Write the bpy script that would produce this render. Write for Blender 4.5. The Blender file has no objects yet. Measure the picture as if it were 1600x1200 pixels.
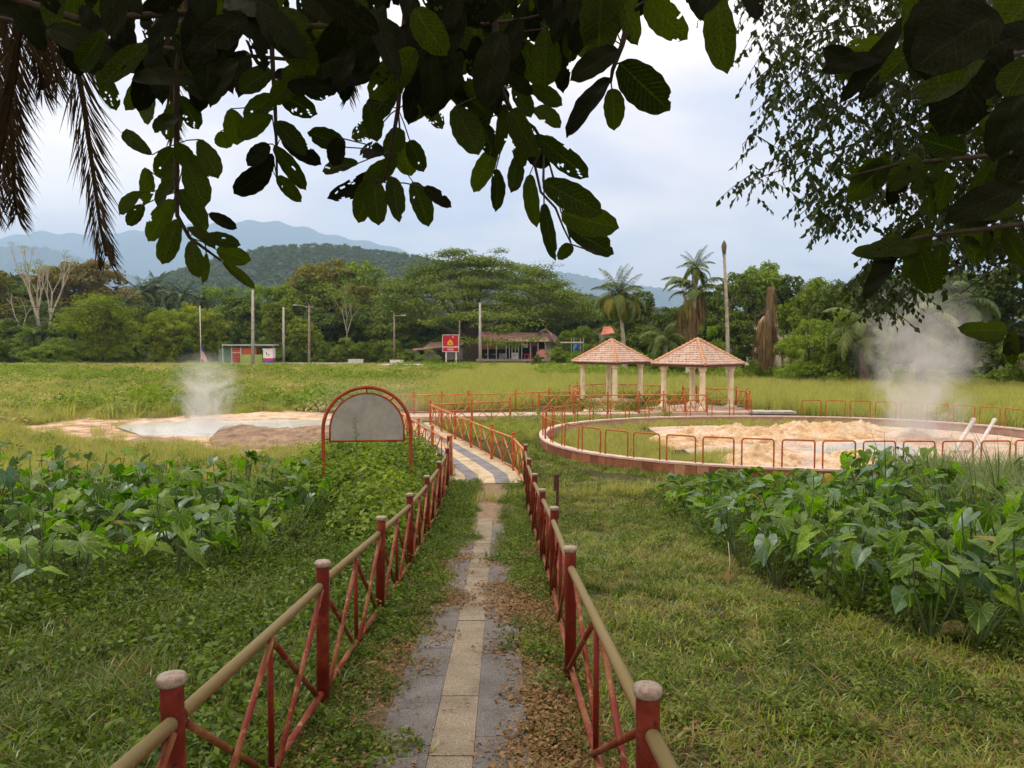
import bpy, math, random
import numpy as np
from mathutils import Vector, Matrix, Euler
C = bpy.context.scene.collection
SC = bpy.context.scene
R = random.Random(7)
N = np.random.default_rng(11)
PI = math.pi

# ------------------------------------------------------------------ camera
CAM_Z = 3.5
PITCH = math.atan(60 / 1200)
F = 1200.0
cam_d = bpy.data.cameras.new("camera")
cam_d.sensor_fit = 'HORIZONTAL'; cam_d.sensor_width = 36.0
cam_d.lens = F / 1600 * 36.0
cam_d.clip_start = 0.05; cam_d.clip_end = 80000
cam = bpy.data.objects.new("camera", cam_d); C.objects.link(cam)
cam.location = (0, 0, CAM_Z); cam.rotation_euler = (PI / 2 - PITCH, 0, 0)
SC.camera = cam

# ------------------------------------------------------------------ light
SUN_EL, SUN_AZ = math.radians(58), math.radians(-62)     # azimuth from +Y towards +X
world = bpy.data.worlds.new("World"); SC.world = world; world.use_nodes = True
wn, wl = world.node_tree.nodes, world.node_tree.links
wn.clear()
w_out = wn.new('ShaderNodeOutputWorld'); w_bg = wn.new('ShaderNodeBackground')
w_bg.inputs['Strength'].default_value = 0.10
w_sky = wn.new('ShaderNodeTexSky'); w_sky.sky_type = 'NISHITA'; w_sky.sun_disc = False
w_sky.sun_elevation = SUN_EL; w_sky.sun_rotation = SUN_AZ; w_sky.altitude = 50
w_sky.air_density = 1.0; w_sky.dust_density = 2.0; w_sky.ozone_density = 1.5
w_tc = wn.new('ShaderNodeTexCoord'); w_sep = wn.new('ShaderNodeSeparateXYZ')
w_add = wn.new('ShaderNodeMath'); w_add.operation = 'ADD'; w_add.inputs[1].default_value = 0.16
w_ab = wn.new('ShaderNodeMath'); w_ab.operation = 'ABSOLUTE'
w_dx = wn.new('ShaderNodeMath'); w_dx.operation = 'DIVIDE'
w_dy = wn.new('ShaderNodeMath'); w_dy.operation = 'DIVIDE'
w_cmb = wn.new('ShaderNodeCombineXYZ')
wl.new(w_tc.outputs['Generated'], w_sep.inputs[0])
wl.new(w_sep.outputs[2], w_ab.inputs[0]); wl.new(w_ab.outputs[0], w_add.inputs[0])
wl.new(w_sep.outputs[0], w_dx.inputs[0]); wl.new(w_add.outputs[0], w_dx.inputs[1])
wl.new(w_sep.outputs[1], w_dy.inputs[0]); wl.new(w_add.outputs[0], w_dy.inputs[1])
wl.new(w_dx.outputs[0], w_cmb.inputs[0]); wl.new(w_dy.outputs[0], w_cmb.inputs[1])
def wnoise(scale, detail, rough, off, dist=0.0):
    m = wn.new('ShaderNodeMapping'); m.inputs['Location'].default_value = off
    wl.new(w_cmb.outputs[0], m.inputs[0])
    t = wn.new('ShaderNodeTexNoise'); t.inputs['Scale'].default_value = scale
    t.inputs['Detail'].default_value = detail; t.inputs['Roughness'].default_value = rough
    t.inputs['Distortion'].default_value = dist
    wl.new(m.outputs[0], t.inputs['Vector']); return t
n_cov = wnoise(0.75, 6, 0.55, (3.1, 0.4, 0), 0.2)
n_sh = wnoise(0.8, 8, 0.52, (7.3, 2.2, 0), 0.5)
r_cov = wn.new('ShaderNodeValToRGB'); wl.new(n_cov.outputs[0], r_cov.inputs[0])
r_cov.color_ramp.elements[0].position = 0.30; r_cov.color_ramp.elements[0].color = (0.86, 0.86, 0.86, 1)
r_cov.color_ramp.elements[1].position = 0.52; r_cov.color_ramp.elements[1].color = (1, 1, 1, 1)
r_sh = wn.new('ShaderNodeValToRGB'); wl.new(n_sh.outputs[0], r_sh.inputs[0])
SKY_A, SKY_B, SKY_C = (6.0, 5.7, 6.1, 1), (9.0, 7.7, 6.8, 1), (11.6, 9.9, 8.5, 1)
cr = r_sh.color_ramp
cr.elements[0].position = 0.37; cr.elements[0].color = tuple(c / 14 for c in SKY_A[:3]) + (1,)
cr.elements[1].position = 0.63; cr.elements[1].color = tuple(c / 14 for c in SKY_C[:3]) + (1,)
e = cr.elements.new(0.5); e.color = tuple(c / 14 for c in SKY_B[:3]) + (1,)
w_sc = wn.new('ShaderNodeVectorMath'); w_sc.operation = 'SCALE'; w_sc.inputs['Scale'].default_value = 14.0
wl.new(r_sh.outputs[0], w_sc.inputs[0])
w_mix = wn.new('ShaderNodeMixRGB')
wl.new(r_cov.outputs[0], w_mix.inputs[0]); wl.new(w_sky.outputs[0], w_mix.inputs[1]); wl.new(w_sc.outputs[0], w_mix.inputs[2])
wl.new(w_mix.outputs[0], w_bg.inputs['Color']); wl.new(w_bg.outputs[0], w_out.inputs['Surface'])

sun_d = bpy.data.lights.new("sun", 'SUN'); sun_d.energy = 1.5; sun_d.angle = math.radians(14)
sun_d.color = (1.0, 0.93, 0.80)
sun = bpy.data.objects.new("sun", sun_d); C.objects.link(sun)
sd = Vector((math.sin(SUN_AZ) * math.cos(SUN_EL), math.cos(SUN_AZ) * math.cos(SUN_EL), math.sin(SUN_EL)))
sun.rotation_euler = sd.to_track_quat('Z', 'Y').to_euler()
sun.location = (0, 0, 60)

SC.view_settings.view_transform = 'Standard'; SC.view_settings.look = 'None'
SC.view_settings.exposure = 0.85; SC.view_settings.gamma = 1.0; SC.view_settings.use_curve_mapping = False
SC.cycles.use_denoising = True
SC.cycles.max_bounces = 6; SC.cycles.diffuse_bounces = 3; SC.cycles.glossy_bounces = 2
SC.cycles.transmission_bounces = 4; SC.cycles.volume_bounces = 1; SC.cycles.transparent_max_bounces = 8
SC.cycles.volume_step_rate = 1.0; SC.cycles.volume_max_steps = 64
SC.cycles.use_adaptive_sampling = True; SC.cycles.adaptive_threshold = 0.02
SC.cycles.sample_clamp_indirect = 6.0

# ------------------------------------------------------------------ helpers
def ray(px, py):
    x, z = (px - 800) / F, -(py - 600) / F
    c, s = math.cos(PITCH), math.sin(PITCH)
    return Vector((x, c + z * s, z * c - s))          # forward part is about 1
def P(px, py, D):
    r = ray(px, py); return Vector((0, 0, CAM_Z)) + r * (D / r.y)
_GD = [-40, -6, 0, 3, 5.5, 8, 10.5, 13, 15.5, 18, 20, 9000]
_GZ = [2.3, 1.95, 1.42, 1.08, .84, .60, .36, .18, .05, 0.0, 0.0, 0.0]
def base_h(x, y):
    return np.interp(y, _GD, _GZ)
def vnoise(x, y, s, seed=0):
    x = np.asarray(x, float) * s + seed * 17.3; y = np.asarray(y, float) * s - seed * 9.1
    return (np.sin(x * 1.7 + 1.3 * np.sin(y * 1.1 + seed)) * np.cos(y * 1.9 + 1.7 * np.sin(x * 0.7))
            + .5 * np.sin(x * 3.7 + y * 2.9 + seed) * np.cos(y * 4.3 - x * 1.7)) / 1.5
def H(x, y):
    x = np.asarray(x, float); y = np.asarray(y, float)
    h = base_h(x, y)
    near = np.clip((30 - y) / 20, 0, 1)
    side = np.clip((np.abs(x + .46) - .8) / 1.2, 0, 1)
    b = 0.05 * vnoise(x, y, .9, 1) + .03 * vnoise(x, y, 2.3, 2)
    h = h + b * near * side
    h = h - .18 * np.clip((-1.7 - x) / 2.5, 0, 1) * near          # left side lies a little lower
    h = h + .12 * vnoise(x, y, .12, 4) * np.clip((y - 44) / 20, 0, 1) * np.clip((140 - y) / 20, 0, 1)
    d = ((x + 9.6) / 9.5) ** 2 + ((y - 33.2) / 3.6) ** 2            # the spring basin on the left
    h = h - .22 * np.clip(1.15 - d, 0, 1)
    return h
def G(px, py, h=0.0):
    """ground point seen at a pixel"""
    r = ray(px, py); t = 2.0
    o = Vector((0, 0, CAM_Z))
    if r.z > -0.002: return o + r * 300
    for k in range(60):
        p = o + r * t
        gz = float(H(p.x, p.y)) + h
        t2 = (gz - CAM_Z) / r.z
        if abs(t2 - t) < .002: break
        t = t + .6 * (t2 - t)
    return o + r * t

def mk(name, V, Fc, mats=None, parent=None, smooth=False, attrs=None, uv=None, link=True, midx=None, data_only=False):
    me = bpy.data.meshes.new(name)
    V = np.asarray(V, np.float32).reshape(-1, 3)
    if isinstance(Fc, np.ndarray):
        nf, k = Fc.shape
        me.vertices.add(len(V)); me.vertices.foreach_set('co', V.ravel())
        me.loops.add(nf * k); me.loops.foreach_set('vertex_index', Fc.astype(np.int32).ravel())
        me.polygons.add(nf); me.polygons.foreach_set('loop_start', np.arange(0, nf * k, k, dtype=np.int32))
        me.polygons.foreach_set('loop_total', np.full(nf, k, np.int32))
        me.update(calc_edges=True)
    else:
        me.from_pydata([tuple(v) for v in V.tolist()], [], [tuple(int(i) for i in f) for f in Fc])
        me.update()
    if smooth: me.polygons.foreach_set('use_smooth', np.ones(len(me.polygons), bool))
    if attrs:
        for an, (dom, vals) in attrs.items():
            a = me.attributes.new(an, 'FLOAT', dom); a.data.foreach_set('value', np.asarray(vals, np.float32).ravel())
    if uv is not None:
        l = me.uv_layers.new(name='UVMap'); vi = np.empty(len(me.loops), np.int32); me.loops.foreach_get('vertex_index', vi)
        l.data.foreach_set('uv', np.asarray(uv, np.float32)[vi].ravel())
    if mats is not None:
        for m in (mats if isinstance(mats, (list, tuple)) else [mats]): me.materials.append(m)
    if midx is not None: me.polygons.foreach_set('material_index', np.asarray(midx, np.int32))
    if data_only: return me
    return ob(name, me, parent, link)
def ob(name, me, parent=None, link=True, loc=None, rot=None, scl=None):
    o = bpy.data.objects.new(name, me)
    if link: C.objects.link(o)
    if parent is not None: o.parent = parent
    if loc is not None: o.location = loc
    if rot is not None: o.rotation_euler = rot
    if scl is not None: o.scale = scl if hasattr(scl, '__len__') else (scl,) * 3
    return o
def tag(o, label=None, cat=None, group=None, kind=None):
    if label: o['label'] = label
    if cat: o['category'] = cat
    if group: o['group'] = group
    if kind: o['kind'] = kind
    return o
def empty(name, loc=(0, 0, 0), rz=0, label=None, cat=None, group=None):
    o = bpy.data.objects.new(name, None); C.objects.link(o); o.location = loc; o.rotation_euler = (0, 0, rz)
    o.empty_display_size = .2
    return tag(o, label, cat, group)

class MB:
    def __init__(s): s.v = []; s.f = []; s.m = []
    def add(s, V, Fc, m=0):
        o = len(s.v); s.v += [tuple(map(float, p)) for p in V]; s.f += [tuple(i + o for i in f) for f in Fc]; s.m += [m] * len(Fc); return s
    def box(s, c, d, m=0, rz=0, rot=None):
        x, y, z = d[0] / 2, d[1] / 2, d[2] / 2
        V = [Vector((i * x, j * y, k * z)) for k in (-1, 1) for j in (-1, 1) for i in (-1, 1)]
        M = rot if rot is not None else Matrix.Rotation(rz, 3, 'Z')
        V = [M @ v + Vector(c) for v in V]
        return s.add(V, [(0, 2, 3, 1), (4, 5, 7, 6), (0, 1, 5, 4), (1, 3, 7, 5), (3, 2, 6, 7), (2, 0, 4, 6)], m)
    def tube(s, pts, rad, n=8, m=0, cap=True):
        pts = [Vector(p) for p in pts]; k = len(pts)
        rad = rad if hasattr(rad, '__len__') else [rad] * k
        V = []; up = None
        for i, p in enumerate(pts):
            t = (pts[min(i + 1, k - 1)] - pts[max(i - 1, 0)]).normalized()
            if up is None:
                up = Vector((0, 0, 1)) if abs(t.z) < .9 else Vector((1, 0, 0))
            a = t.cross(up)
            if a.length < 1e-4: a = t.cross(Vector((0, 1, 0)))
            a.normalize(); b = a.cross(t).normalized(); up = b
            for j in range(n):
                q = 2 * PI * j / n; V.append(p + (a * math.cos(q) + b * math.sin(q)) * rad[i])
        Fc = [(i * n + j, i * n + (j + 1) % n, (i + 1) * n + (j + 1) % n, (i + 1) * n + j) for i in range(k - 1) for j in range(n)]
        if cap: Fc += [tuple(range(n - 1, -1, -1)), tuple((k - 1) * n + j for j in range(n))]
        return s.add(V, Fc, m)
    def lathe(s, prof, c=(0, 0, 0), n=12, m=0):
        V = []; 
        for r, z in prof:
            for j in range(n):
                q = 2 * PI * j / n; V.append((c[0] + r * math.cos(q), c[1] + r * math.sin(q), c[2] + z))
        k = len(prof)
        Fc = [(i * n + j, i * n + (j + 1) % n, (i + 1) * n + (j + 1) % n, (i + 1) * n + j) for i in range(k - 1) for j in range(n)]
        Fc += [tuple(range(n - 1, -1, -1)), tuple((k - 1) * n + j for j in range(n))]
        return s.add(V, Fc, m)
    def build(s, name, mats, parent=None, smooth=False, data_only=False):
        ml = mats if isinstance(mats, (list, tuple)) else [mats]
        return mk(name, s.v, s.f, ml, parent, smooth, midx=s.m if len(ml) > 1 else None, data_only=data_only)

def inpoly(x, y, poly):
    x = np.asarray(x); y = np.asarray(y); r = np.zeros(x.shape, bool)
    n = len(poly); j = n - 1
    for i in range(n):
        xi, yi = poly[i][:2]; xj, yj = poly[j][:2]
        c = ((yi > y) != (yj > y)) & (x < (xj - xi) * (y - yi) / (yj - yi + 1e-12) + xi)
        r ^= c; j = i
    return r
def gpoly(pix): return [tuple(G(a, b)[:2]) for a, b in pix]
def sample(poly, dens, dmin=0):
    P_ = np.array([p[:2] for p in poly]); lo = P_.min(0); hi = P_.max(0)
    n = int((hi - lo).prod() * dens)
    x = N.uniform(lo[0], hi[0], n); y = N.uniform(lo[1], hi[1], n)
    k = inpoly(x, y, poly); return x[k], y[k]

# ------------------------------------------------------------------ materials
def newmat(name):
    m = bpy.data.materials.new(name); m.use_nodes = True
    n, l = m.node_tree.nodes, m.node_tree.links
    b = n['Principled BSDF']; return m, n, l, b
def ramp(n, l, src, stops):
    r = n.new('ShaderNodeValToRGB'); l.new(src, r.inputs[0]); e = r.color_ramp.elements
    e[0].position, e[0].color = stops[0][0], tuple(stops[0][1]) + (1,)
    e[1].position, e[1].color = stops[-1][0], tuple(stops[-1][1]) + (1,)
    for p, c in stops[1:-1]:
        q = e.new(p); q.color = tuple(c) + (1,)
    return r
def noise(n, l, scale, detail=4, rough=.55, coord='Object', dist=0):
    tc = n.new('ShaderNodeTexCoord'); t = n.new('ShaderNodeTexNoise')
    t.inputs['Scale'].default_value = scale; t.inputs['Detail'].default_value = detail
    t.inputs['Roughness'].default_value = rough; t.inputs['Distortion'].default_value = dist
    if coord == 'World':
        g = n.new('ShaderNodeNewGeometry'); l.new(g.outputs['Position'], t.inputs['Vector'])
    else: l.new(tc.outputs[coord], t.inputs['Vector'])
    return t
def mixc(n, l, fac, a, b, mode='MIX'):
    x = n.new('ShaderNodeMixRGB'); x.blend_type = mode
    for s, v in ((0, fac), (1, a), (2, b)):
        if hasattr(v, 'links'): l.new(v, x.inputs[s])
        elif s == 0: x.inputs[0].default_value = v
        else: x.inputs[s].default_value = tuple(v) + (1,)
    return x.outputs[0]
def bump(n, l, b, src, dist=.01, st=.6):
    k = n.new('ShaderNodeBump'); k.inputs['Distance'].default_value = dist; k.inputs['Strength'].default_value = st
    l.new(src, k.inputs['Height']); l.new(k.outputs[0], b.inputs['Normal'])
def mat(name, c1, c2=None, scale=5, rough=.8, bd=.0, coord='World', stops=None, spec=.3, metal=0, fine=None):
    m, n, l, b = newmat(name)
    b.inputs['Roughness'].default_value = rough; b.inputs['Specular IOR Level'].default_value = spec; b.inputs['Metallic'].default_value = metal
    c2 = c2 or tuple(x * .7 for x in c1)
    t = noise(n, l, scale, 6, .6, coord)
    r = ramp(n, l, t.outputs[0], stops or [(.35, c1), (.65, c2)])
    col = r.outputs[0]
    if fine:
        t2 = noise(n, l, fine[0], 3, .6, coord)
        r2 = ramp(n, l, t2.outputs[0], [(.35, (fine[1],) * 3), (.65, (1, 1, 1))])
        col = mixc(n, l, 1.0, col, r2.outputs[0], 'MULTIPLY')
    l.new(col, b.inputs['Base Color'])
    if bd: bump(n, l, b, t.outputs[0], bd)
    return m
def leafmat(name, c1, c2, trans=.35, rough=.5, spec=.3, tcol=None, tintamt=1.0, veins=False, ribs=False):
    """leaf: colour varies per leaf (attribute tint) and per plant; light passes through"""
    m, n, l, b = newmat(name)
    b.inputs['Roughness'].default_value = rough; b.inputs['Specular IOR Level'].default_value = spec * .5
    c1, c2 = [(c[0] * .86, c[1] * .86, c[2] * .62) for c in (c1, c2)]
    a = n.new('ShaderNodeAttribute'); a.attribute_name = 'tint'
    oi = n.new('ShaderNodeObjectInfo')
    mm = n.new('ShaderNodeMath'); mm.operation = 'MULTIPLY_ADD'; mm.inputs[1].default_value = .35; l.new(oi.outputs['Random'], mm.inputs[0])
    s = n.new('ShaderNodeMath'); s.operation = 'MULTIPLY'; s.inputs[1].default_value = .65 * tintamt
    l.new(a.outputs['Fac'], s.inputs[0]); l.new(s.outputs[0], mm.inputs[2])
    col = ramp(n, l, mm.outputs[0], [(0.05, c1), (.95, c2)]).outputs[0]
    if ribs:                                            # pale ribs fan out from where the stalk joins
        otc = n.new('ShaderNodeTexCoord'); osp = n.new('ShaderNodeSeparateXYZ'); l.new(otc.outputs['Object'], osp.inputs[0])
        def mm_(op, a, b_=None):
            q = n.new('ShaderNodeMath'); q.operation = op
            for i, v in enumerate((a, b_)):
                if v is None: continue
                if hasattr(v, 'links'): l.new(v, q.inputs[i])
                else: q.inputs[i].default_value = v
            return q.outputs[0]
        ang = mm_('ARCTAN2', mm_('ABSOLUTE', osp.outputs[1]), osp.outputs[0])
        vf = mm_('MULTIPLY', mm_('GREATER_THAN', mm_('COSINE', mm_('MULTIPLY', ang, 13.0)), .90), .38)
        col = mixc(n, l, vf, col, tuple(min(1, x * 1.7 + .05) for x in c2))
        tt = noise(n, l, 7, 4, .6, 'Object'); col = mixc(n, l, 1.0, col, ramp(n, l, tt.outputs[0], [(.32, (.55, .6, .5)), (.55, (1.08, 1.05, 1.0))]).outputs[0], 'MULTIPLY')
    if veins:
        uvn = n.new('ShaderNodeUVMap'); sp = n.new('ShaderNodeSeparateXYZ'); l.new(uvn.outputs[0], sp.inputs[0])
        au = n.new('ShaderNodeMath'); au.operation = 'ABSOLUTE'; l.new(sp.outputs[0], au.inputs[0])
        q = n.new('ShaderNodeMath'); q.operation = 'MULTIPLY_ADD'; q.inputs[1].default_value = -.22; l.new(au.outputs[0], q.inputs[0]); l.new(sp.outputs[1], q.inputs[2])
        q2 = n.new('ShaderNodeMath'); q2.operation = 'MULTIPLY'; q2.inputs[1].default_value = 75; l.new(q.outputs[0], q2.inputs[0])
        si = n.new('ShaderNodeMath'); si.operation = 'SINE'; l.new(q2.outputs[0], si.inputs[0])
        g = n.new('ShaderNodeMath'); g.operation = 'GREATER_THAN'; g.inputs[1].default_value = .93; l.new(si.outputs[0], g.inputs[0])
        lt = n.new('ShaderNodeMath'); lt.operation = 'LESS_THAN'; lt.inputs[1].default_value = .05; l.new(au.outputs[0], lt.inputs[0])
        mx = n.new('ShaderNodeMath'); mx.operation = 'MAXIMUM'; l.new(g.outputs[0], mx.inputs[0]); l.new(lt.outputs[0], mx.inputs[1])
        mf = n.new('ShaderNodeMath'); mf.operation = 'MULTIPLY'; mf.inputs[1].default_value = .2; l.new(mx.outputs[0], mf.inputs[0])
        col = mixc(n, l, mf.outputs[0], col, tuple(min(1, x * 2.2 + .02) for x in c2))
        t = noise(n, l, 35, 3, .6, 'Object'); rr = ramp(n, l, t.outputs[0], [(.35, (.6, .6, .55)), (.6, (1.1, 1.1, 1.1))])
        col = mixc(n, l, 1.0, col, rr.outputs[0], 'MULTIPLY')
    l.new(col, b.inputs['Base Color'])
    tr = n.new('ShaderNodeBsdfTranslucent')
    tc_ = mixc(n, l, 1.0, col, tcol or (1.5, 1.7, .5), 'MULTIPLY'); l.new(tc_, tr.inputs['Color'])
    ms = n.new('ShaderNodeMixShader'); ms.inputs[0].default_value = trans
    l.new(b.outputs[0], ms.inputs[1]); l.new(tr.outputs[0], ms.inputs[2])
    l.new(ms.outputs[0], n['Material Output'].inputs['Surface'])
    return m

M = {}
M['lawn'] = leafmat('lawn_blade', (.055, .10, .010), (.36, .42, .04), .3, .36, 1.0)
M['blade'] = leafmat('long_blade', (.03, .07, .010), (.21, .27, .05), .3, .33, 1.1)
M['dry'] = leafmat('dry_blade', (.18, .13, .055), (.38, .30, .16), .25, .7, .2, (1.2, 1.1, .8))
M['weed'] = leafmat('weed_leaf', (.018, .045, .006), (.17, .25, .03), .32, .5, .35)
M['weedpale'] = leafmat('pale_weed_leaf', (.14, .20, .06), (.30, .34, .13), .35, .6, .2)
M['field'] = leafmat('field_blade', (.24, .28, .10), (.54, .52, .24), .4, .6, .2)
M['olive'] = leafmat('olive_blade', (.26, .25, .13), (.55, .48, .30), .35, .6, .2)
M['taro'] = leafmat('taro_leaf', (.035, .090, .009), (.22, .34, .03), .38, .42, .4, (1.4, 1.9, .4), ribs=True)
M['taroblue'] = leafmat('sky_sheen_taro_leaf', (.05, .12, .07), (.10, .19, .12), .2, .36, .7, (1.2, 1.4, .6), ribs=True)  # bluish base colour paints the sky's reflection onto some leaves
M['taroyel'] = leafmat('yellowing_taro_leaf', (.25, .22, .03), (.42, .28, .05), .3, .5, .4, (1.4, 1.2, .4))
M['stalk'] = mat('stalk', (.10, .14, .05), (.05, .08, .03), 8, .5)
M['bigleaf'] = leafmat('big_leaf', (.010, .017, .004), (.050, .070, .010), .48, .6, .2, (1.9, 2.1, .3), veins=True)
M['bigleafd'] = leafmat('shaded_big_leaf', (.010, .012, .007), (.016, .020, .008), .12, .6, .12, (1.3, 1.3, .4), veins=True)  # shaded copy of the big leaf; the mass's gloom is in its colour
M['twig'] = mat('twig_bark', (.06, .04, .025), (.03, .022, .016), 40, .9, .002)
M['bark'] = mat('bark', (.16, .12, .08), (.07, .055, .04), 3, .95, .05)
M['palebark'] = mat('pale_bark', (.48, .43, .34), (.25, .22, .17), 2, .9, .03)
M['smallleaf'] = leafmat('small_leaf', (.010, .022, .006), (.045, .068, .016), .3, .45, .35)
M['tree_dark'] = leafmat('dark_tree_leaf', (.026, .052, .010), (.145, .21, .035), .22, .6, .25)
M['tree_mid'] = leafmat('tree_leaf', (.045, .09, .012), (.26, .35, .05), .25, .6, .25)
M['tree_olive'] = leafmat('olive_tree_leaf', (.10, .11, .02), (.32, .29, .07), .22, .6, .25)
M['tree_brown'] = leafmat('brownish_tree_leaf', (.13, .11, .04), (.27, .21, .08), .3, .6, .25)
M['tree_lime'] = leafmat('lime_tree_leaf', (.09, .15, .012), (.37, .42, .04), .28, .6, .25)
M['rain'] = leafmat('rain_tree_leaf', (.045, .080, .012), (.22, .29, .055), .2, .6, .25)
M['bushlight'] = leafmat('light_bush_leaf', (.11, .19, .025), (.26, .34, .06), .35, .6, .25)
M['frond'] = leafmat('palm_frond', (.07, .11, .03), (.20, .24, .07), .25, .45, .4)
M['frondyel'] = leafmat('yellow_palm_frond', (.20, .20, .04), (.36, .30, .08), .3, .5, .3)
M['oilfrond'] = leafmat('oil_palm_frond', (.045, .08, .03), (.12, .17, .07), .2, .5, .35)
M['deadfrond'] = leafmat('dead_frond', (.035, .024, .018), (.10, .07, .048), .15, .8, .15, (1.2, 1, .8))
M['hillpalm'] = leafmat('hill_palm', (.06, .10, .04), (.24, .29, .14), .2, .6, .2)
M['shag'] = leafmat('dead_frond_skirt', (.10, .065, .04), (.30, .21, .14), .1, .9, .1, (1.1, 1, .9))
M['litter'] = leafmat('leaf_litter', (.13, .065, .035), (.36, .23, .14), .15, .7, .3, (1.2, 1, .7))

def paint(name, base, worn, rust, scale=9, lo=.45, hi=.62, rough=.6, top=None):
    m, n, l, b = newmat(name); b.inputs['Specular IOR Level'].default_value = .2
    t = noise(n, l, scale, 8, .65, 'World'); t2 = noise(n, l, scale * 5, 4, .7, 'World')
    c = mixc(n, l, ramp(n, l, t.outputs[0], [(lo, (0, 0, 0)), (hi, (1, 1, 1))]).outputs[0], base, worn)
    c = mixc(n, l, ramp(n, l, t2.outputs[0], [(.57, (0, 0, 0)), (.66, (1, 1, 1))]).outputs[0], c, rust)
    if top:                                            # algae and chalky fading sit on the faces that look up
        g = n.new('ShaderNodeNewGeometry'); s = n.new('ShaderNodeSeparateXYZ'); l.new(g.outputs['Normal'], s.inputs[0])
        a = n.new('ShaderNodeMath'); a.operation = 'MULTIPLY_ADD'; a.inputs[1].default_value = .8; l.new(s.outputs[2], a.inputs[0]); l.new(t2.outputs[0], a.inputs[2])
        c = mixc(n, l, ramp(n, l, a.outputs[0], [(top[1], (0, 0, 0)), (top[1] + .3, (1, 1, 1))]).outputs[0], c, top[0])
    l.new(c, b.inputs['Base Color']); b.inputs['Roughness'].default_value = rough
    bump(n, l, b, t2.outputs[0], .002, .5)
    return m
M['post'] = paint('shaded_red_post_paint', (.115, .010, .004), (.19, .032, .014), (.05, .012, .007), 4, .5, .62)  # red of the near posts, darkened to carry canopy shade the lighting lacks
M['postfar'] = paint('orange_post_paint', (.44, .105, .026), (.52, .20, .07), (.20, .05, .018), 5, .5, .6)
M['cap'] = paint('peeling_cap_paint', (.33, .28, .22), (.22, .11, .07), (.44, .40, .33), 40, .42, .66)
M['rail'] = paint('worn_shaded_rail_paint', (.19, .075, .026), (.18, .115, .042), (.30, .24, .13), 9, .4, .6, top=((.185, .140, .055), .55))  # worn tan near rails, their colour also lowered for canopy shade
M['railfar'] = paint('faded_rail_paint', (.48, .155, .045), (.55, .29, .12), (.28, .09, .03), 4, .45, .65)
M['brace'] = paint('brace_paint', (.15, .018, .008), (.23, .10, .035), (.27, .17, .07), 3, .45, .64)
M['bar'] = paint('bar_paint', (.15, .014, .007), (.19, .03, .012), (.09, .02, .01), 5)
M['hoop'] = paint('hoop_paint', (.44, .11, .028), (.36, .08, .02), (.20, .05, .015), 3)
M['arch'] = paint('arch_paint', (.25, .040, .014), (.33, .075, .025), (.2, .03, .02), 3)
# ================================================================== STRUCTURE
def axis(lo, hi, fine_lo, fine_hi, step, growth):
    a = list(np.arange(fine_lo, fine_hi, step)); s = step; v = fine_hi
    while v < hi: a.append(v); s *= growth; v += s
    a.append(hi); s = step; v = fine_lo
    b = []
    while v > lo: s *= growth; v -= s; b.append(max(v, lo))
    return np.array(sorted(set(np.round(b + a, 4))))
def polydist(x, y, pts):
    d = np.full(np.shape(x), 1e9)
    for a, b in zip(pts[:-1], pts[1:]):
        ax, ay = a[:2]; bx, by = b[:2]; L = (bx - ax) ** 2 + (by - ay) ** 2
        t = np.clip(((x - ax) * (bx - ax) + (y - ay) * (by - ay)) / L, 0, 1)
        d = np.minimum(d, np.hypot(x - ax - t * (bx - ax), y - ay - t * (by - ay)))
    return d
SAND_L = gpoly([(25, 668), (80, 660), (115, 655), (120, 630), (140, 632), (140, 655), (200, 655), (300, 650), (440, 645), (640, 645), (640, 690), (500, 706), (360, 706), (250, 700), (150, 694), (60, 682)])
def grid(name, xs, ys, hf, m, attrs=None, **k):
    X, Y = np.meshgrid(xs, ys); Z = hf(X, Y)
    V = np.stack([X, Y, Z], -1).reshape(-1, 3); nx, ny = len(xs), len(ys)
    i = np.arange((nx - 1) * (ny - 1)); r, c = i // (nx - 1), i % (nx - 1); a = r * nx + c
    Fc = np.stack([a, a + 1, a + nx + 1, a + nx], 1)
    at = {kk: ('POINT', f(X, Y).ravel()) for kk, f in (attrs or {}).items()}
    return mk(name, V, Fc, m, smooth=True, attrs=at, **k)
def soil(X, Y):
    d = polydist(X, Y, [(-.48, 12.5), (-.45, 20)])
    a = np.clip(1.4 - d / .42 + .3 * vnoise(X, Y, 2.2, 3), 0, 1) * (Y > 12) * (Y < 20.5)
    a = np.maximum(a, np.clip(1.3 - np.abs(X + .42) / .95, 0, 1) * (Y < 13) * .6)
    return a
def sandm(X, Y):
    w = X + .9 * vnoise(X, Y, .9, 3), Y + .9 * vnoise(X, Y, .7, 5) + .4 * vnoise(X, Y, 2.6, 7)
    return inpoly(w[0], w[1], SAND_L).astype(float)
m, n, l, b = newmat('ground_soil_and_grass')
t = noise(n, l, .6, 8, .65, 'World'); t2 = noise(n, l, 14, 5, .7, 'World')
g = ramp(n, l, t.outputs[0], [(.3, (.035, .04, .014)), (.5, (.06, .065, .022)), (.7, (.10, .085, .04))]).outputs[0]
g = mixc(n, l, 1.0, g, ramp(n, l, t2.outputs[0], [(.3, (.45, .45, .45)), (.7, (1.2, 1.15, 1.1))]).outputs[0], 'MULTIPLY')
so = n.new('ShaderNodeAttribute'); so.attribute_name = 'soil'
sa = n.new('ShaderNodeAttribute'); sa.attribute_name = 'sand'
sc = ramp(n, l, t2.outputs[0], [(.3, (.13, .085, .05)), (.55, (.24, .17, .11)), (.75, (.34, .27, .19))]).outputs[0]
g = mixc(n, l, so.outputs['Fac'], g, sc)
t3 = noise(n, l, 1.2, 6, .6, 'World')
sn = ramp(n, l, t3.outputs[0], [(.34, (.20, .13, .085)), (.5, (.46, .31, .20)), (.63, (.62, .46, .31))]).outputs[0]
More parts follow.
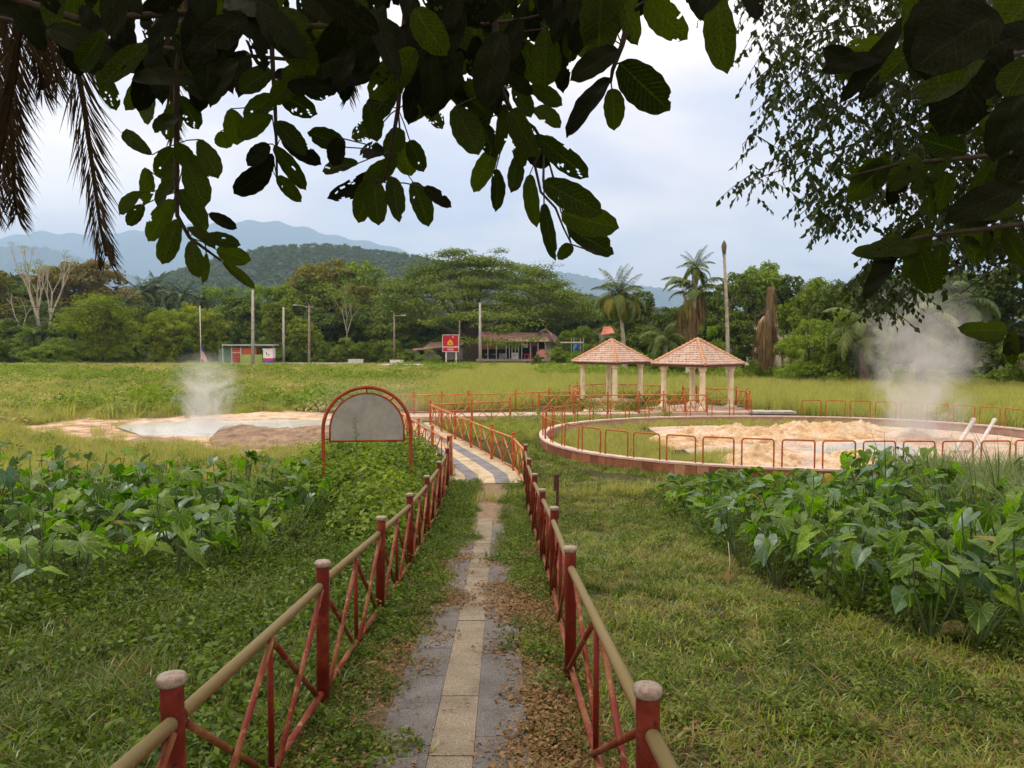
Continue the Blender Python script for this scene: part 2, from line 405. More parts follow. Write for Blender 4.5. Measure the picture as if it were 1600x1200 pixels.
g = mixc(n, l, sa.outputs['Fac'], g, sn)
l.new(g, b.inputs['Base Color']); b.inputs['Roughness'].default_value = .95; b.inputs['Specular IOR Level'].default_value = .1
bump(n, l, b, t2.outputs[0], .03, .8)
xs = axis(-24000, 24000, -9, 9, .22, 1.075); ys = axis(-60, 19000, 1.5, 40, .25, 1.07)
tag(grid('ground', xs, ys, H, m, {'soil': soil, 'sand': sandm}), kind='structure')

# mountains and hills ------------------------------------------------
def ridge(name, pts, D, depth, mat_, seed, rough=1.0, res=160, base=-20):
    """a massif whose crest follows the skyline: pts = (px, py) of the crest at distance D"""
    W = [P(a, b_, D) for a, b_ in pts]
    xs_ = np.array([w.x for w in W]); zs = np.array([w.z for w in W])
    U = np.linspace(xs_[0], xs_[-1], res); VV = np.linspace(-1, 1, 61)
    X, T = np.meshgrid(U, VV)
    crest = np.interp(X, xs_, zs)
    k = 2 * PI / (abs(xs_[-1] - xs_[0]) + 1)
    spur = sum(np.sin(X * k * f_ * 6 + seed * f_ + T * 2.2 * (1 if f_ % 2 else -1.4)) / f_ ** .8 for f_ in (1, 2, 3, 5, 8))
    prof = np.clip(1 - np.abs(T) ** 1.15, 0, 1)
    Z = base + (crest - base) * prof * (1 - .10 * (1 - prof) * spur * rough) + (crest * .012 * rough) * np.sin(X * k * 61 + T * 9 + seed) * prof
    Y = D + T * depth + depth * .04 * spur * (1 - prof)
    V = np.stack([X, Y, Z], -1).reshape(-1, 3); nx, ny = res, len(VV)
    i = np.arange((nx - 1) * (ny - 1)); r, c = i // (nx - 1), i % (nx - 1); a = r * nx + c
    o = mk(name, V, np.stack([a, a + 1, a + nx + 1, a + nx], 1), mat_, smooth=True)
    return tag(o, kind='structure'), (X, Y, Z)
M['forest'] = mat('distant_forest', (.05, .085, .035), (.025, .05, .022), .01, .95, coord='World', fine=(.06, .55))
ridge('mountain_range', [(-900, 440), (-500, 400), (-200, 392), (0, 372), (60, 362), (120, 366), (200, 362), (300, 352), (360, 346), (420, 345), (470, 354), (520, 368), (600, 382), (650, 398), (700, 418), (780, 430), (840, 428), (870, 424), (910, 431), (960, 444), (1040, 452), (1150, 462), (1400, 475), (1900, 470)], 12400, 3400, M['forest'], 1, res=420)
ridge('near_mountain', [(-500, 470), (-200, 430), (-60, 398), (20, 384), (70, 386), (130, 404), (180, 424), (260, 445), (380, 470), (520, 500)], 7200, 1800, M['forest'], 4, res=200)
ridge('right_mountain', [(540, 500), (640, 470), (740, 448), (820, 430), (870, 424), (900, 428), (960, 441), (1050, 452), (1200, 470), (1400, 500)], 9000, 1800, M['forest'], 6, res=200)
_, HILL = ridge('palm_hill', [(100, 500), (200, 468), (260, 436), (310, 418), (370, 402), (420, 391), (470, 386), (530, 387), (600, 397), (660, 405), (720, 420), (800, 440), (900, 462), (1050, 490), (1200, 520)], 1425, 480, M['forest'], 2, rough=.6)

# pool on the left ----------------------------------------------------
m, n, l, b = newmat('milky_water')
t = noise(n, l, 1.5, 4, .6, 'World')
l.new(ramp(n, l, t.outputs[0], [(.3, (.5, .5, .5)), (.7, (.66, .64, .62))]).outputs[0], b.inputs['Base Color'])
b.inputs['Roughness'].default_value = .12; b.inputs['Specular IOR Level'].default_value = .5; bump(n, l, b, t.outputs[0], .02, .3)
M['water'] = m
pool = gpoly([(180, 668), (240, 656), (320, 652), (400, 648), (500, 646), (660, 644), (660, 668), (560, 672), (500, 676), (420, 681), (330, 688), (290, 689), (230, 681)])
mb = MB(); mb.add([(x, y, -.055) for x, y in pool], [tuple(range(len(pool)))]); tag(mb.build('hot_spring_pool', M['water']), kind='structure')
# sandy banks round it
M['mud'] = mat('brown_mud', (.30, .19, .12), (.17, .11, .075), 2.2, .95, .05, stops=[(.3, (.15, .10, .07)), (.5, (.30, .20, .13)), (.7, (.42, .29, .19))], fine=(25, .6))
M['sand'] = mat('pale_sand', (.62, .46, .30), (.45, .31, .2), 1.6, .95, .04, stops=[(.32, (.36, .24, .16)), (.5, (.60, .44, .29)), (.68, (.74, .60, .42))], fine=(18, .7))
def mound(name, poly, hgt, seed, mm, step=.12, z0=0.0, pw=.6, rockscale=1.0):
    pn = np.array(poly); lo, hi = pn.min(0), pn.max(0)
    xs_ = np.arange(lo[0], hi[0] + step, step); ys_ = np.arange(lo[1], hi[1] + step, step)
    X, Y = np.meshgrid(xs_, ys_)
    d = polydist(X, Y, list(poly) + [poly[0]]); ins = inpoly(X, Y, poly)
    e_ = np.where(ins, np.clip(d / 1.2, 0, 1), 0) ** pw
    nz = .5 + .35 * vnoise(X, Y, .9 * rockscale, seed) + .3 * np.abs(vnoise(X, Y, 2.3 * rockscale, seed + 2)) + .12 * vnoise(X, Y, 6.5 * rockscale, seed + 5) + .06 * vnoise(X, Y, 15, seed + 8)
    Z = np.where(ins, z0 + hgt * e_ * np.clip(nz, .05, 2), -.3)
    V = np.stack([X, Y, Z], -1).reshape(-1, 3); nx, ny = len(xs_), len(ys_)
    i = np.arange((nx - 1) * (ny - 1)); r, c = i // (nx - 1), i % (nx - 1); a = r * nx + c
    Fc = np.stack([a, a + 1, a + nx + 1, a + nx], 1)
    k = ins.ravel()[Fc].any(1)
    return tag(mk(name, V, Fc[k], mm, smooth=True), kind='structure')
mound('mud_bank', gpoly([(325, 688), (345, 676), (372, 674), (430, 680), (470, 678), (560, 674), (600, 680), (600, 700), (480, 704), (380, 702), (330, 698)]), .34, 3, M['mud'])
mound('sandy_spit', gpoly([(290, 655), (330, 648), (400, 643), (470, 641), (520, 646), (460, 654), (360, 659)]), .14, 5, M['sand'])
mound('mud_bank.001', gpoly([(195, 690), (215, 684), (250, 683), (300, 690), (325, 698), (280, 700), (220, 697)]), .2, 9, M['mud'])

# road and far pavement -----------------------------------------------
M['road'] = mat('pale_road', (.42, .41, .39), (.34, .33, .31), .8, .9)
M['conc'] = mat('weathered_concrete', (.46, .43, .38), (.30, .28, .24), 3, .9, .01)
M['white'] = mat('old_white_paint', (.72, .70, .66), (.5, .48, .44), 3, .7)
mb = MB(); mb.box((-70, 131, .30), (180, 6, .2)); tag(mb.build('road', M['road']), kind='structure')
mb = MB(); mb.box((-70, 127.9, .36), (180, .25, .34)); tag(mb.build('road_kerb', M['white']), kind='structure')
mb = MB(); mb.box((-36, 136, .2), (16, 4, .5)); tag(mb.build('pavement', M['conc']), kind='structure')

# footpath --------------------------------------------------------------
def aggr(name, a, b_, dark):
    m, n, l, bs = newmat(name)
    t = noise(n, l, 110, 3, .8, 'World'); t2 = noise(n, l, 2.2, 5, .6, 'World')
    c = ramp(n, l, t.outputs[0], [(.35, dark), (.5, a), (.66, b_)]).outputs[0]
    c = mixc(n, l, 1, c, ramp(n, l, t2.outputs[0], [(.3, (.6, .58, .55)), (.6, (1.05, 1.05, 1.05))]).outputs[0], 'MULTIPLY')
    l.new(c, bs.inputs['Base Color']); bs.inputs['Roughness'].default_value = .9; bump(n, l, bs, t.outputs[0], .004, .6); return m
M['beige'] = aggr('shaded_beige_aggregate', (.21, .17, .115), (.37, .31, .22), (.07, .052, .038))  # near strip's beige, darkened to paint in the shade lying over it
M['greyt'] = aggr('grey_aggregate', (.115, .105, .098), (.26, .24, .22), (.04, .038, .038))
M['beige2'] = aggr('bright_beige_aggregate', (.50, .40, .26), (.66, .54, .36), (.34, .25, .16))
M['greyt2'] = aggr('blue_grey_aggregate', (.19, .185, .20), (.28, .27, .28), (.12, .12, .13))
path = empty('footpath', (0, 0, 0)); tag(path, kind='structure')
def slab(quad, m, parent, th=.05, lift=.028, gap=.0035, zf=None):
    q = [Vector((a, b_, 0)) for a, b_ in quad]; c = sum(q, Vector()) / 4
    q = [v + (c - v).normalized() * gap for v in q]
    dz = R.uniform(-.004, .004)
    V = []
    for zz in (-th, 0):
        for v in q:
            z = (zf(v.x, v.y) if zf else float(base_h(v.x, v.y))) + lift + dz + zz
            V.append((v.x, v.y, z))
    return mk('paving_slab', V, [(3, 2, 1, 0), (4, 5, 6, 7), (0, 1, 5, 4), (1, 2, 6, 5), (2, 3, 7, 6), (3, 0, 4, 7)], m, parent)
def pc(y): return -.385 - .0135 * (y - 5)          # middle of the beige strip
for lane, (a, b_, mm, y1) in enumerate([(-.142, .142, 'beige', 14.2), (-.49, -.142, 'greyt', 13.2), (.142, .49, 'greyt', 13.4)]):
    y = 2.4
    while y < y1:
        s = R.choice([.44, .6, .6, .78]) if lane == 0 else R.choice([.6, .9, .75])
        slab([(pc(y) + a, y), (pc(y) + b_, y), (pc(y + s) + b_, y + s), (pc(y + s) + a, y + s)], M[mm], path)
        y += s
LF = [(-1.62, 20.4), (-2.38, 22.9), (-3.07, 25.2), (-3.77, 27.6), (-4.4, 29.6), (-5.2, 32.2), (-6.2, 35.2)]
RF = [(.33, 18.6), (.05, 21.2), (-.62, 23.3), (-1.39, 26), (-2.1, 28.3), (-2.85, 30.9), (-3.57, 33.5)]
cl = [(-.55, 18.2, .95), (-.72, 20.5, 1.0), (-1.4, 23, .98), (-2.15, 25.6, .95), (-2.85, 28, .95), (-3.6, 30.6, .95), (-4.6, 34.4, .95)]
bend = empty('curved_paving', (0, 0, 0)); tag(bend, kind='structure')
def clp(s):
    i = min(int(s), len(cl) - 2); f = s - i
    a = np.array(cl[i]); b_ = np.array(cl[i + 1]); return a + (b_ - a) * f
def crossv(s):
    a, b_ = clp(max(s - .4, 0)), clp(min(s + .4, len(cl) - 1)); t = (b_ - a)[:2]; t /= np.linalg.norm(t); return np.array([t[1], -t[0]])
s = .45
lanes = [(-1, -.55, 'beige2'), (-.55, -.2, 'greyt2'), (-.2, .22, 'beige2'), (.22, .60, 'greyt2'), (.60, 1.0, 'beige2')]
while s < len(cl) - 1.02:
    s2 = min(s + .26, len(cl) - 1.001)
    for a, b_, mm in lanes:
        q = []
        for ss, u in ((s, a), (s, b_), (s2, b_), (s2, a)):
            c_ = clp(ss); k = crossv(ss); q.append(tuple(c_[:2] + k * u * c_[2]))
        slab(q, M[mm], bend, lift=.035, gap=.004)
    s = s2
M['pinkc'] = mat('pinkish_concrete', (.58, .42, .33), (.42, .30, .23), 2.5, .9, .01)
walk = empty('raised_walkway', (0, 0, 0)); tag(walk, kind='structure')
def strip(pts, w, parent, lift=.16, seg=1.2, th=.2, m=None, nm='paving_slab'):
    for (a, b_) in zip(pts[:-1], pts[1:]):
        a = Vector(a); b_ = Vector(b_); L = (b_ - a).length; k = max(1, round(L / seg)); t = (b_ - a).normalized(); nn = Vector((t.y, -t.x)) * w / 2
        for i in range(k):
            p, q = a + (b_ - a) * i / k, a + (b_ - a) * (i + 1) / k
            slab([tuple(p - nn), tuple(p + nn), tuple(q + nn), tuple(q - nn)][::-1], m or M['pinkc'], parent, th=th, lift=lift, gap=.008)
strip([(-7, 36.6), (0, 37.4), (3, 37.9), (6.2, 38.6)], 1.9, walk)
strip([(4.4, 38.9), (4.9, 42.6), (6.0, 45)], 1.6, walk, lift=.15)

# haze --------------------------------------------------------------------
hz = MB(); hz.box((0, 8100, 1030), (38000, 16400, 2080)); hz = hz.build('haze', None)
hm = bpy.data.materials.new('haze_air'); hm.use_nodes = True; hn = hm.node_tree.nodes; hn.clear()
ho = hn.new('ShaderNodeOutputMaterial'); hv = hn.new('ShaderNodeVolumePrincipled')
hv.inputs['Color'].default_value = (.50, .71, 1.0, 1); hv.inputs['Density'].default_value = .00012; hv.inputs['Anisotropy'].default_value = .2
hm.node_tree.links.new(hv.outputs[0], ho.inputs['Volume']); hz.data.materials.clear(); hz.data.materials.append(hm)
tag(hz, kind='stuff')
# ================================================================== RAILINGS
def unit_tube(name, r, n, m):
    V = [(r * math.cos(2 * PI * j / n), r * math.sin(2 * PI * j / n), z) for z in (0, 1) for j in range(n)]
    Fc = [(j, (j + 1) % n, n + (j + 1) % n, n + j) for j in range(n)] + [tuple(range(n - 1, -1, -1)), tuple(range(n, 2 * n))]
    me = mk(name, V, Fc, m, data_only=True)
    me.polygons.foreach_set('use_smooth', [True] * n + [False, False]); return me
def bar(name, me, a, b, parent):
    a, b = Vector(a), Vector(b); d = b - a
    o = ob(name, me, parent); o.location = a; o.rotation_mode = 'QUATERNION'; o.rotation_quaternion = d.to_track_quat('Z', 'Y'); o.scale = (1, 1, d.length); return o
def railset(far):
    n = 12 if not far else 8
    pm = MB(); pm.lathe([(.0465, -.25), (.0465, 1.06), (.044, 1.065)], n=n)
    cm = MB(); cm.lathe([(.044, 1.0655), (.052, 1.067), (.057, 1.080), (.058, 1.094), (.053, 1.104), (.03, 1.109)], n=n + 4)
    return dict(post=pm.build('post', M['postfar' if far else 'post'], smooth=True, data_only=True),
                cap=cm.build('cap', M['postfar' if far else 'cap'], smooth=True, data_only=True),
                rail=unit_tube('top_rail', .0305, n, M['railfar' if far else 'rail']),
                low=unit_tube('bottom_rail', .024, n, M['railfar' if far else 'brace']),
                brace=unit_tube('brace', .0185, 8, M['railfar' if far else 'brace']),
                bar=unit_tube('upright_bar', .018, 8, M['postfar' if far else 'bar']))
NEAR, FAR = railset(False), railset(True)
def railing(pts, label, S=FAR, zf=None, group=None, hscale=1.0):
    zf = zf or (lambda x, y: float(base_h(x, y)))
    c = Vector((pts[0][0], pts[0][1], zf(*pts[0])))
    t = empty('railing', c, 0, label, 'railing', group)
    Q = [Vector((x, y, zf(x, y))) - c for x, y in pts]
    for q in Q:
        tl = (R.uniform(-.02, .02), R.uniform(-.02, .02), R.uniform(0, 1))
        p = ob('post', S['post'], t, loc=q, rot=tl, scl=(1, 1, hscale)); ob('cap', S['cap'], p)
    for a, b in zip(Q[:-1], Q[1:]):
        d = (b - a).normalized(); a2, b2 = a + d * .05, b - d * .05
        up = Vector((0, 0, .93 * hscale)); lo = Vector((0, 0, .13)); m_ = (a2 + b2) / 2
        j = lambda: Vector((0, 0, R.uniform(-.012, .012)))
        bar('top_rail', S['rail'], a2 + up + j(), b2 + up + j(), t)
        bar('bottom_rail', S['low'], a2 + lo, b2 + lo, t)
        bar('upright_bar', S['bar'], m_ + lo, m_ + up, t)
        side = Vector((d.y, -d.x, 0)) * .021
        for p, q in ((a2, m_), (m_, b2)):
            p1, q1 = p + d * .03, q - d * .03
            bar('brace', S['brace'], p1 + lo + side, q1 + up - Vector((0, 0, .03)) + side, t)
            bar('brace', S['brace'], p1 + up - Vector((0, 0, .03)) - side, q1 + lo - side, t)
    return t
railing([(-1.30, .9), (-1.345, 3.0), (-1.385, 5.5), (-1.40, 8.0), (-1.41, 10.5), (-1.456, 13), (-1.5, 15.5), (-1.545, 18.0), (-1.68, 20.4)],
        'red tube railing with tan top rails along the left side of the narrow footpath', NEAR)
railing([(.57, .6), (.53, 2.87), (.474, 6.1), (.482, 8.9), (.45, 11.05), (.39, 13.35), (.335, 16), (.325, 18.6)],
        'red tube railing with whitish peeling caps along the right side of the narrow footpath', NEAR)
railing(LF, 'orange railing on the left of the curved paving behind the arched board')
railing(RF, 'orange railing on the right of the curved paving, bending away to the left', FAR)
railing([(-3.57, 33.5), (-1.79, 34.3), (-.07, 35.6)], 'short orange railing in front of the cross walkway, ending above the grass')
zw = lambda x, y: .15
railing([(-7.2, 36.2), (-4.8, 37.4), (-3.47, 37.7), (-2.2, 38.3), (.18, 39), (1.95, 40.4), (3.6, 41)], 'long orange railing on the far side of the cross walkway', FAR, zw)
railing([(1.28, 37.0), (3.0, 37.3), (4.7, 37.5), (6.25, 37.7), (7.5, 37.9), (8.5, 37.6), (9.55, 37.6)], 'orange railing between the ring wall and the two gazebos', FAR, zw)
railing([(11.8, 38.1), (12.3, 40.2), (12.4, 42.4), (10.4, 43.2), (9.6, 43.2)], 'dark orange railing at the back right corner of the right gazebo', FAR, zw)
railing([(3.3, 44), (4.0, 46.8), (6.0, 48.6), (8.0, 47.6), (9.0, 45.6), (8.4, 43.6)], 'dark red railing round the back of the left gazebo', FAR, zw)
railing([(3.3, 44), (3.6, 41)], 'short orange railing joining the walkway to the left gazebo', FAR, zw)

# ================================================================== ARCHED BOARD
D = 17.6
A0 = P(506, 690, D); A1 = P(641, 690, D)
w = (A1 - A0).length; cx, cy = (A0.x + A1.x) / 2, D
zt = P(573, 604, D).z
board = empty('arched_board', (cx, cy, float(H(cx, cy))), 0, 'blank grey half-round notice board in a red tube arch beside the footpath', 'notice board')
board.rotation_euler = (math.radians(-1.2), 0, math.radians(6))
z0 = float(H(cx, cy)); r = w / 2; zc = zt - r - z0
pts = [(-r, 0, -.3), (-r, 0, .4), (-r, 0, zc * .7)] + [(r * math.cos(a), 0, zc + r * 0.98 * math.sin(a)) for a in np.linspace(PI, 0, 25)] + [(r, 0, zc * .7), (r, 0, .4), (r, 0, -.3)]
mb = MB(); mb.tube(pts, .042, 12); mb.build('arch_tube', M['arch'], board, True)
ri = r - .155; zb = P(573, 689, D).z - z0
inner = [(ri * math.cos(a), 0, zc + ri * math.sin(a)) for a in np.linspace(PI, 0, 25)]
mb = MB(); loop = [(-ri, 0, zb)] + inner + [(ri, 0, zb), (-ri, 0, zb)]
mb.tube([(-ri, 0, zb)] + inner + [(ri, 0, zb)], .022, 8); mb.tube([(-ri - .02, 0, zb), (ri + .02, 0, zb)], .024, 8); mb.build('inner_frame', M['arch'], board, True)
pv = [(x * .985, y_, z) for y_ in (-.008, .008) for x, _, z in [(-ri, 0, zb)] + inner + [(ri, 0, zb)]]
k = len(pv) // 2
m, n, l, b = newmat('faded_grey_panel')
t = noise(n, l, 2.0, 5, .6, 'Object', 1.0); t2 = noise(n, l, 9, 4, .6, 'Object')
c = ramp(n, l, t.outputs[0], [(.25, (.22, .215, .195)), (.5, (.28, .27, .245)), (.72, (.33, .32, .29))]).outputs[0]
c = mixc(n, l, 1, c, ramp(n, l, t2.outputs[0], [(.3, (.85, .85, .85)), (.6, (1, 1, 1))]).outputs[0], 'MULTIPLY')
l.new(c, b.inputs['Base Color']); b.inputs['Roughness'].default_value = .6
mk('panel', pv, [tuple(range(k)), tuple(range(2 * k - 1, k - 1, -1))] + [(i + k, i, (i + 1) % k, (i + 1) % k + k)[::-1] for i in range(k)], m, board)
for a in (PI, 3 * PI / 4 - .1, PI / 2, PI / 4 + .1, 0):
    zz = zc + .0; q = -.22 if a in (PI, 0) else 0
    mb = MB(); mb.tube([(ri * math.cos(a), 0, zc + q + ri * math.sin(a)), (r * math.cos(a), 0, zc + q + r * math.sin(a))], .018, 8)
    mb.build('spacer', M['arch'], board, True)

# dark stake on the lawn ---------------------------------------------
sp = G(871, 812); D = sp.y
stake = empty('stake', sp, 0, 'dark rusty stake with a short side plate standing in the lawn beside the right railing', 'stake')
M['darkwood'] = mat('dark_rusty_metal', (.055, .022, .016), (.11, .05, .035), 12, .8, .004)
hh = P(871, 741, D).z - sp.z
mb = MB(); mb.box((.0, 0, hh / 2 - .15), (.055, .05, hh + .3)); mb.build('post', M['darkwood'], stake)
mb = MB(); mb.box((-.05, -.002, hh - .17), (.045, .06, .31), rot=Matrix.Rotation(.03, 3, 'Y')); mb.build('side_plate', M['darkwood'], stake)

# ================================================================== RING WALL
RC = (10.4, 27.0); RA, RB = 9.3, 7.5
def ring(a, k=0.0):
    ex = 2 / 2.25
    c_, s_ = math.cos(a), math.sin(a)
    x = math.copysign(abs(c_) ** ex, c_) * (RA + k); y = math.copysign(abs(s_) ** ex, s_) * (RB + k)
    return Vector((RC[0] + x, RC[1] + y, 0))
M['coping'] = mat('pink_coping', (.66, .50, .42), (.50, .36, .29), 4, .85, .01)
M['tilered'] = mat('red_brown_tile', (.42, .17, .09), (.30, .11, .06), 6, .6, .006, fine=(30, .7))
M['tiledark'] = mat('stained_tile', (.17, .055, .032), (.24, .09, .05), 8, .55, .006)
M['tilepink'] = mat('faded_tile', (.50, .26, .16), (.40, .19, .11), 5, .6, .006)
M['innerw'] = mat('pinkish_inner_wall', (.46, .28, .22), (.34, .20, .15), 3, .9, .01)
NR = 176
wall = empty('ring_wall', (RC[0], RC[1], 0), 0, 'low round wall with pink coping and red-brown tiles around the steaming sand', 'wall')
arc = [ring(2 * PI * i / 720) for i in range(721)]
cum = np.cumsum([0] + [(arc[i + 1] - arc[i]).length for i in range(720)]); PER = cum[-1]
def at(s):
    s = s % PER; i = int(np.searchsorted(cum, s, side='right') - 1); return 2 * PI * (i + (s - cum[i]) / (cum[i + 1] - cum[i] + 1e-9)) / 720
def arcbox(s0, s1, k0, k1, za, zb, off, sub=1):
    V = []; 
    for i in range(sub + 1):
        a = at(s0 + (s1 - s0) * i / sub)
        p, q = ring(a, k0), ring(a, k1)
        for v, z in ((p, za), (q, za), (q, zb), (p, zb)): V.append((v.x - off[0], v.y - off[1], z))
    Fc = [(i * 4 + j, i * 4 + (j + 1) % 4, (i + 1) * 4 + (j + 1) % 4, (i + 1) * 4 + j)[::-1] for i in range(sub) for j in range(4)]
    Fc += [(0, 1, 2, 3), tuple(sub * 4 + j for j in (3, 2, 1, 0))]
    return V, Fc
WH = .34
V, Fc = arcbox(0, PER, -.09, .09, -.3, WH - .05, RC, 240); mk('wall_core', V, Fc, M['innerw'], wall)
nc = 60
for i in range(nc):
    V, Fc = arcbox(PER * i / nc + .006, PER * (i + 1) / nc - .006, -.12, .135, WH - .052, WH + R.uniform(-.003, .003), RC, 3); mk('coping_stone', V, Fc, M['coping'], wall)
for i in range(NR):
    a = at(PER * (i + .5) / NR)
    p = ring(a)
    if math.sin(a) > .45 and p.x > 6: continue               # the back is hidden behind the wall itself
    mm = R.choice([M['tilered']] * 6 + [M['tiledark']] * 3 + [M['tilepink']])
    V, Fc = arcbox(PER * i / NR + .005, PER * (i + 1) / NR - .005, .092, .112 + R.uniform(0, .004), -.22, WH - .055, RC, 1); mk('tile', V, Fc, mm, wall)

hp = MB(); W2, HH = .40, .72
cr_ = .07
hp.tube([(-W2, 0, -.04), (-W2, 0, .3), (-W2, 0, HH - cr_)] + [(-W2 + cr_ - cr_ * math.cos(a), 0, HH - cr_ + cr_ * math.sin(a)) for a in (.5, 1.07)] + [(-W2 + cr_, 0, HH), (0, 0, HH), (W2 - cr_, 0, HH)] + [(W2 - cr_ + cr_ * math.sin(a), 0, HH - cr_ + cr_ * math.cos(a)) for a in (.5, 1.07)] + [(W2, 0, HH - cr_), (W2, 0, .3), (W2, 0, -.04)], .021, 8)
hoop_me = hp.build('hoop_rail', M['hoop'], smooth=True, data_only=True)
ORD = ['first', 'second', 'third', 'fourth', 'fifth', 'sixth', 'seventh', 'eighth', 'ninth', 'tenth', 'eleventh', 'twelfth', 'thirteenth', 'fourteenth', 'fifteenth', 'sixteenth', 'seventeenth', 'eighteenth', 'nineteenth', 'twentieth']
nh = int(PER // 1.0)
hs = []
for i in range(nh):
    a = at(PER * (i + .5) / nh); hs.append((a, ring(a)))
frontH = sorted([h for h in hs if math.sin(h[0]) < .1 and h[1].x < 14.2], key=lambda h: h[1].x)
backH = sorted([h for h in hs if math.sin(h[0]) >= .1 and not (11.3 < h[1].x < 12.5)], key=lambda h: h[1].x)
bl = [h for h in backH if h[1].x < 11.5]; br = [h for h in backH if h[1].x > 12.4]
def put_hoop(h, label):
    a, p = h; q = ring(a + .02) - ring(a - .02)
    o = ob('hoop_rail', hoop_me, None, loc=(p.x, p.y, WH), rot=(R.uniform(-.03, .03), R.uniform(-.015, .015), math.atan2(q.y, q.x)))
    tag(o, label, 'hoop rail', 'tube hoops standing on the ring wall')
for i, h in enumerate(frontH): put_hoop(h, f'orange hoop on the front ring wall, {ORD[i]} counting right from its left bend')
for i, h in enumerate(bl[::-1]): put_hoop(h, f'orange hoop on the far ring wall, {ORD[i]} leftwards from the gap beside the gazebos')
for i, h in enumerate(br): put_hoop(h, f'orange hoop on the far ring wall, {ORD[i]} rightwards from the gap beside the gazebos')

# sand and boulders inside -----------------------------------------------
def wpoly(p): return [tuple(G(a, b_)[:2]) for a, b_ in p]
M['ysand'] = mat('yellow_orange_sinter', (.62, .42, .22), (.45, .27, .13), 1.6, .95, .05, stops=[(.3, (.34, .21, .13)), (.46, (.58, .38, .20)), (.58, (.66, .50, .34)), (.7, (.70, .58, .46))], fine=(9, .65))
M['psand'] = mat('pale_pink_crust', (.60, .44, .33), (.46, .34, .27), 1.2, .9, .03, stops=[(.3, (.38, .30, .26)), (.5, (.58, .43, .32)), (.7, (.70, .56, .44))], fine=(12, .7))
insand = [tuple(ring(a, -.35)[:2]) for a in np.linspace(0, 2 * PI, 60)[:-1]]
X0 = 5.2
sandp = [p for p in insand if p[0] > X0 + 1.0 or False]
sandp = [(max(x, X0 + .5 * math.sin(y)), y) for x, y in insand if y < 33.2 and (x > X0 - .6)]
mound('sinter_floor', sandp, .16, 11, M['psand'], .14, .02, .8)
mound('sinter_mound', wpoly([(1010, 690), (1080, 680), (1180, 678), (1260, 672), (1330, 668), (1400, 676), (1380, 690), (1250, 694), (1120, 700), (1040, 704)]), .62, 12, M['ysand'], .09, .05)
mound('sinter_boulder', wpoly([(1120, 726), (1150, 712), (1200, 706), (1240, 712), (1262, 724), (1240, 738), (1180, 741), (1130, 738)]), .60, 13, M['ysand'], .07, .05, .5, 1.6)
mound('sinter_boulder.001', wpoly([(1268, 726), (1300, 712), (1345, 708), (1372, 718), (1380, 732), (1350, 742), (1290, 742)]), .5, 17, M['ysand'], .07, .05, .5, 1.7)
mound('sinter_boulder.002', wpoly([(1395, 684), (1415, 678), (1445, 678), (1460, 690), (1430, 696), (1400, 694)]), .7, 19, M['psand'], .08, .05)
mb = MB(); wp = wpoly([(1255, 712), (1290, 702), (1350, 698), (1420, 700), (1440, 715), (1420, 740), (1385, 745), (1388, 720), (1350, 712), (1300, 716)])
mb.add([(x, y, .16) for x, y in wp], [tuple(range(len(wp)))[::-1]]); o = tag(mb.build('spring_water', M['water']), kind='structure')

# two pale pipes
M['pipe'] = mat('pale_pipe', (.62, .58, .52), (.45, .40, .35), 8, .7, .005)
def leanpipe(a, b_, rad, lab):
    t = MB(); o0 = Vector(a); t.tube([(0, 0, 0), Vector(b_) - o0], rad, 10); t.tube([(Vector(b_) - o0) * .93, (Vector(b_) - o0) * 1.0], rad * 1.25, 10)
    o = t.build('leaning_pipe', M['pipe'], None, True); o.location = o0; tag(o, lab, 'pipe')
leanpipe(P(1492, 705, 23.5), P(1521, 656, 27), .07, 'pale thick pipe leaning in the steam inside the ring wall, left of the two')
leanpipe(P(1520, 712, 22), P(1554, 656, 25.5), .055, 'pale thinner pipe leaning in the steam inside the ring wall, right of the two')

# ================================================================== GAZEBOS
m, n, l, b = newmat('pink_roof_tile')
t = noise(n, l, 3, 6, .65, 'Object'); t2 = noise(n, l, 18, 4, .7, 'Object')
c = ramp(n, l, t.outputs[0], [(.3, (.30, .20, .15)), (.5, (.52, .36, .28)), (.7, (.60, .48, .39))]).outputs[0]
c = mixc(n, l, 1, c, ramp(n, l, t2.outputs[0], [(.34, (.45, .4, .38)), (.52, (1, 1, 1))]).outputs[0], 'MULTIPLY')
l.new(c, b.inputs['Base Color']); b.inputs['Roughness'].default_value = .85; M['rooft'] = m
M['hip'] = mat('orange_hip_tile', (.62, .36, .22), (.50, .26, .16), 6, .85)
M['fascia'] = mat('dark_fascia', (.10, .035, .025), (.14, .06, .04), 5, .7)
M['cream'] = mat('cream_paint', (.70, .60, .42), (.58, .48, .32), 2.5, .7, stops=[(.3, (.52, .43, .30)), (.45, (.68, .58, .40)), (.7, (.76, .67, .50))])
M['under'] = mat('roof_underside', (.30, .22, .16), (.22, .16, .12), 3, .9)
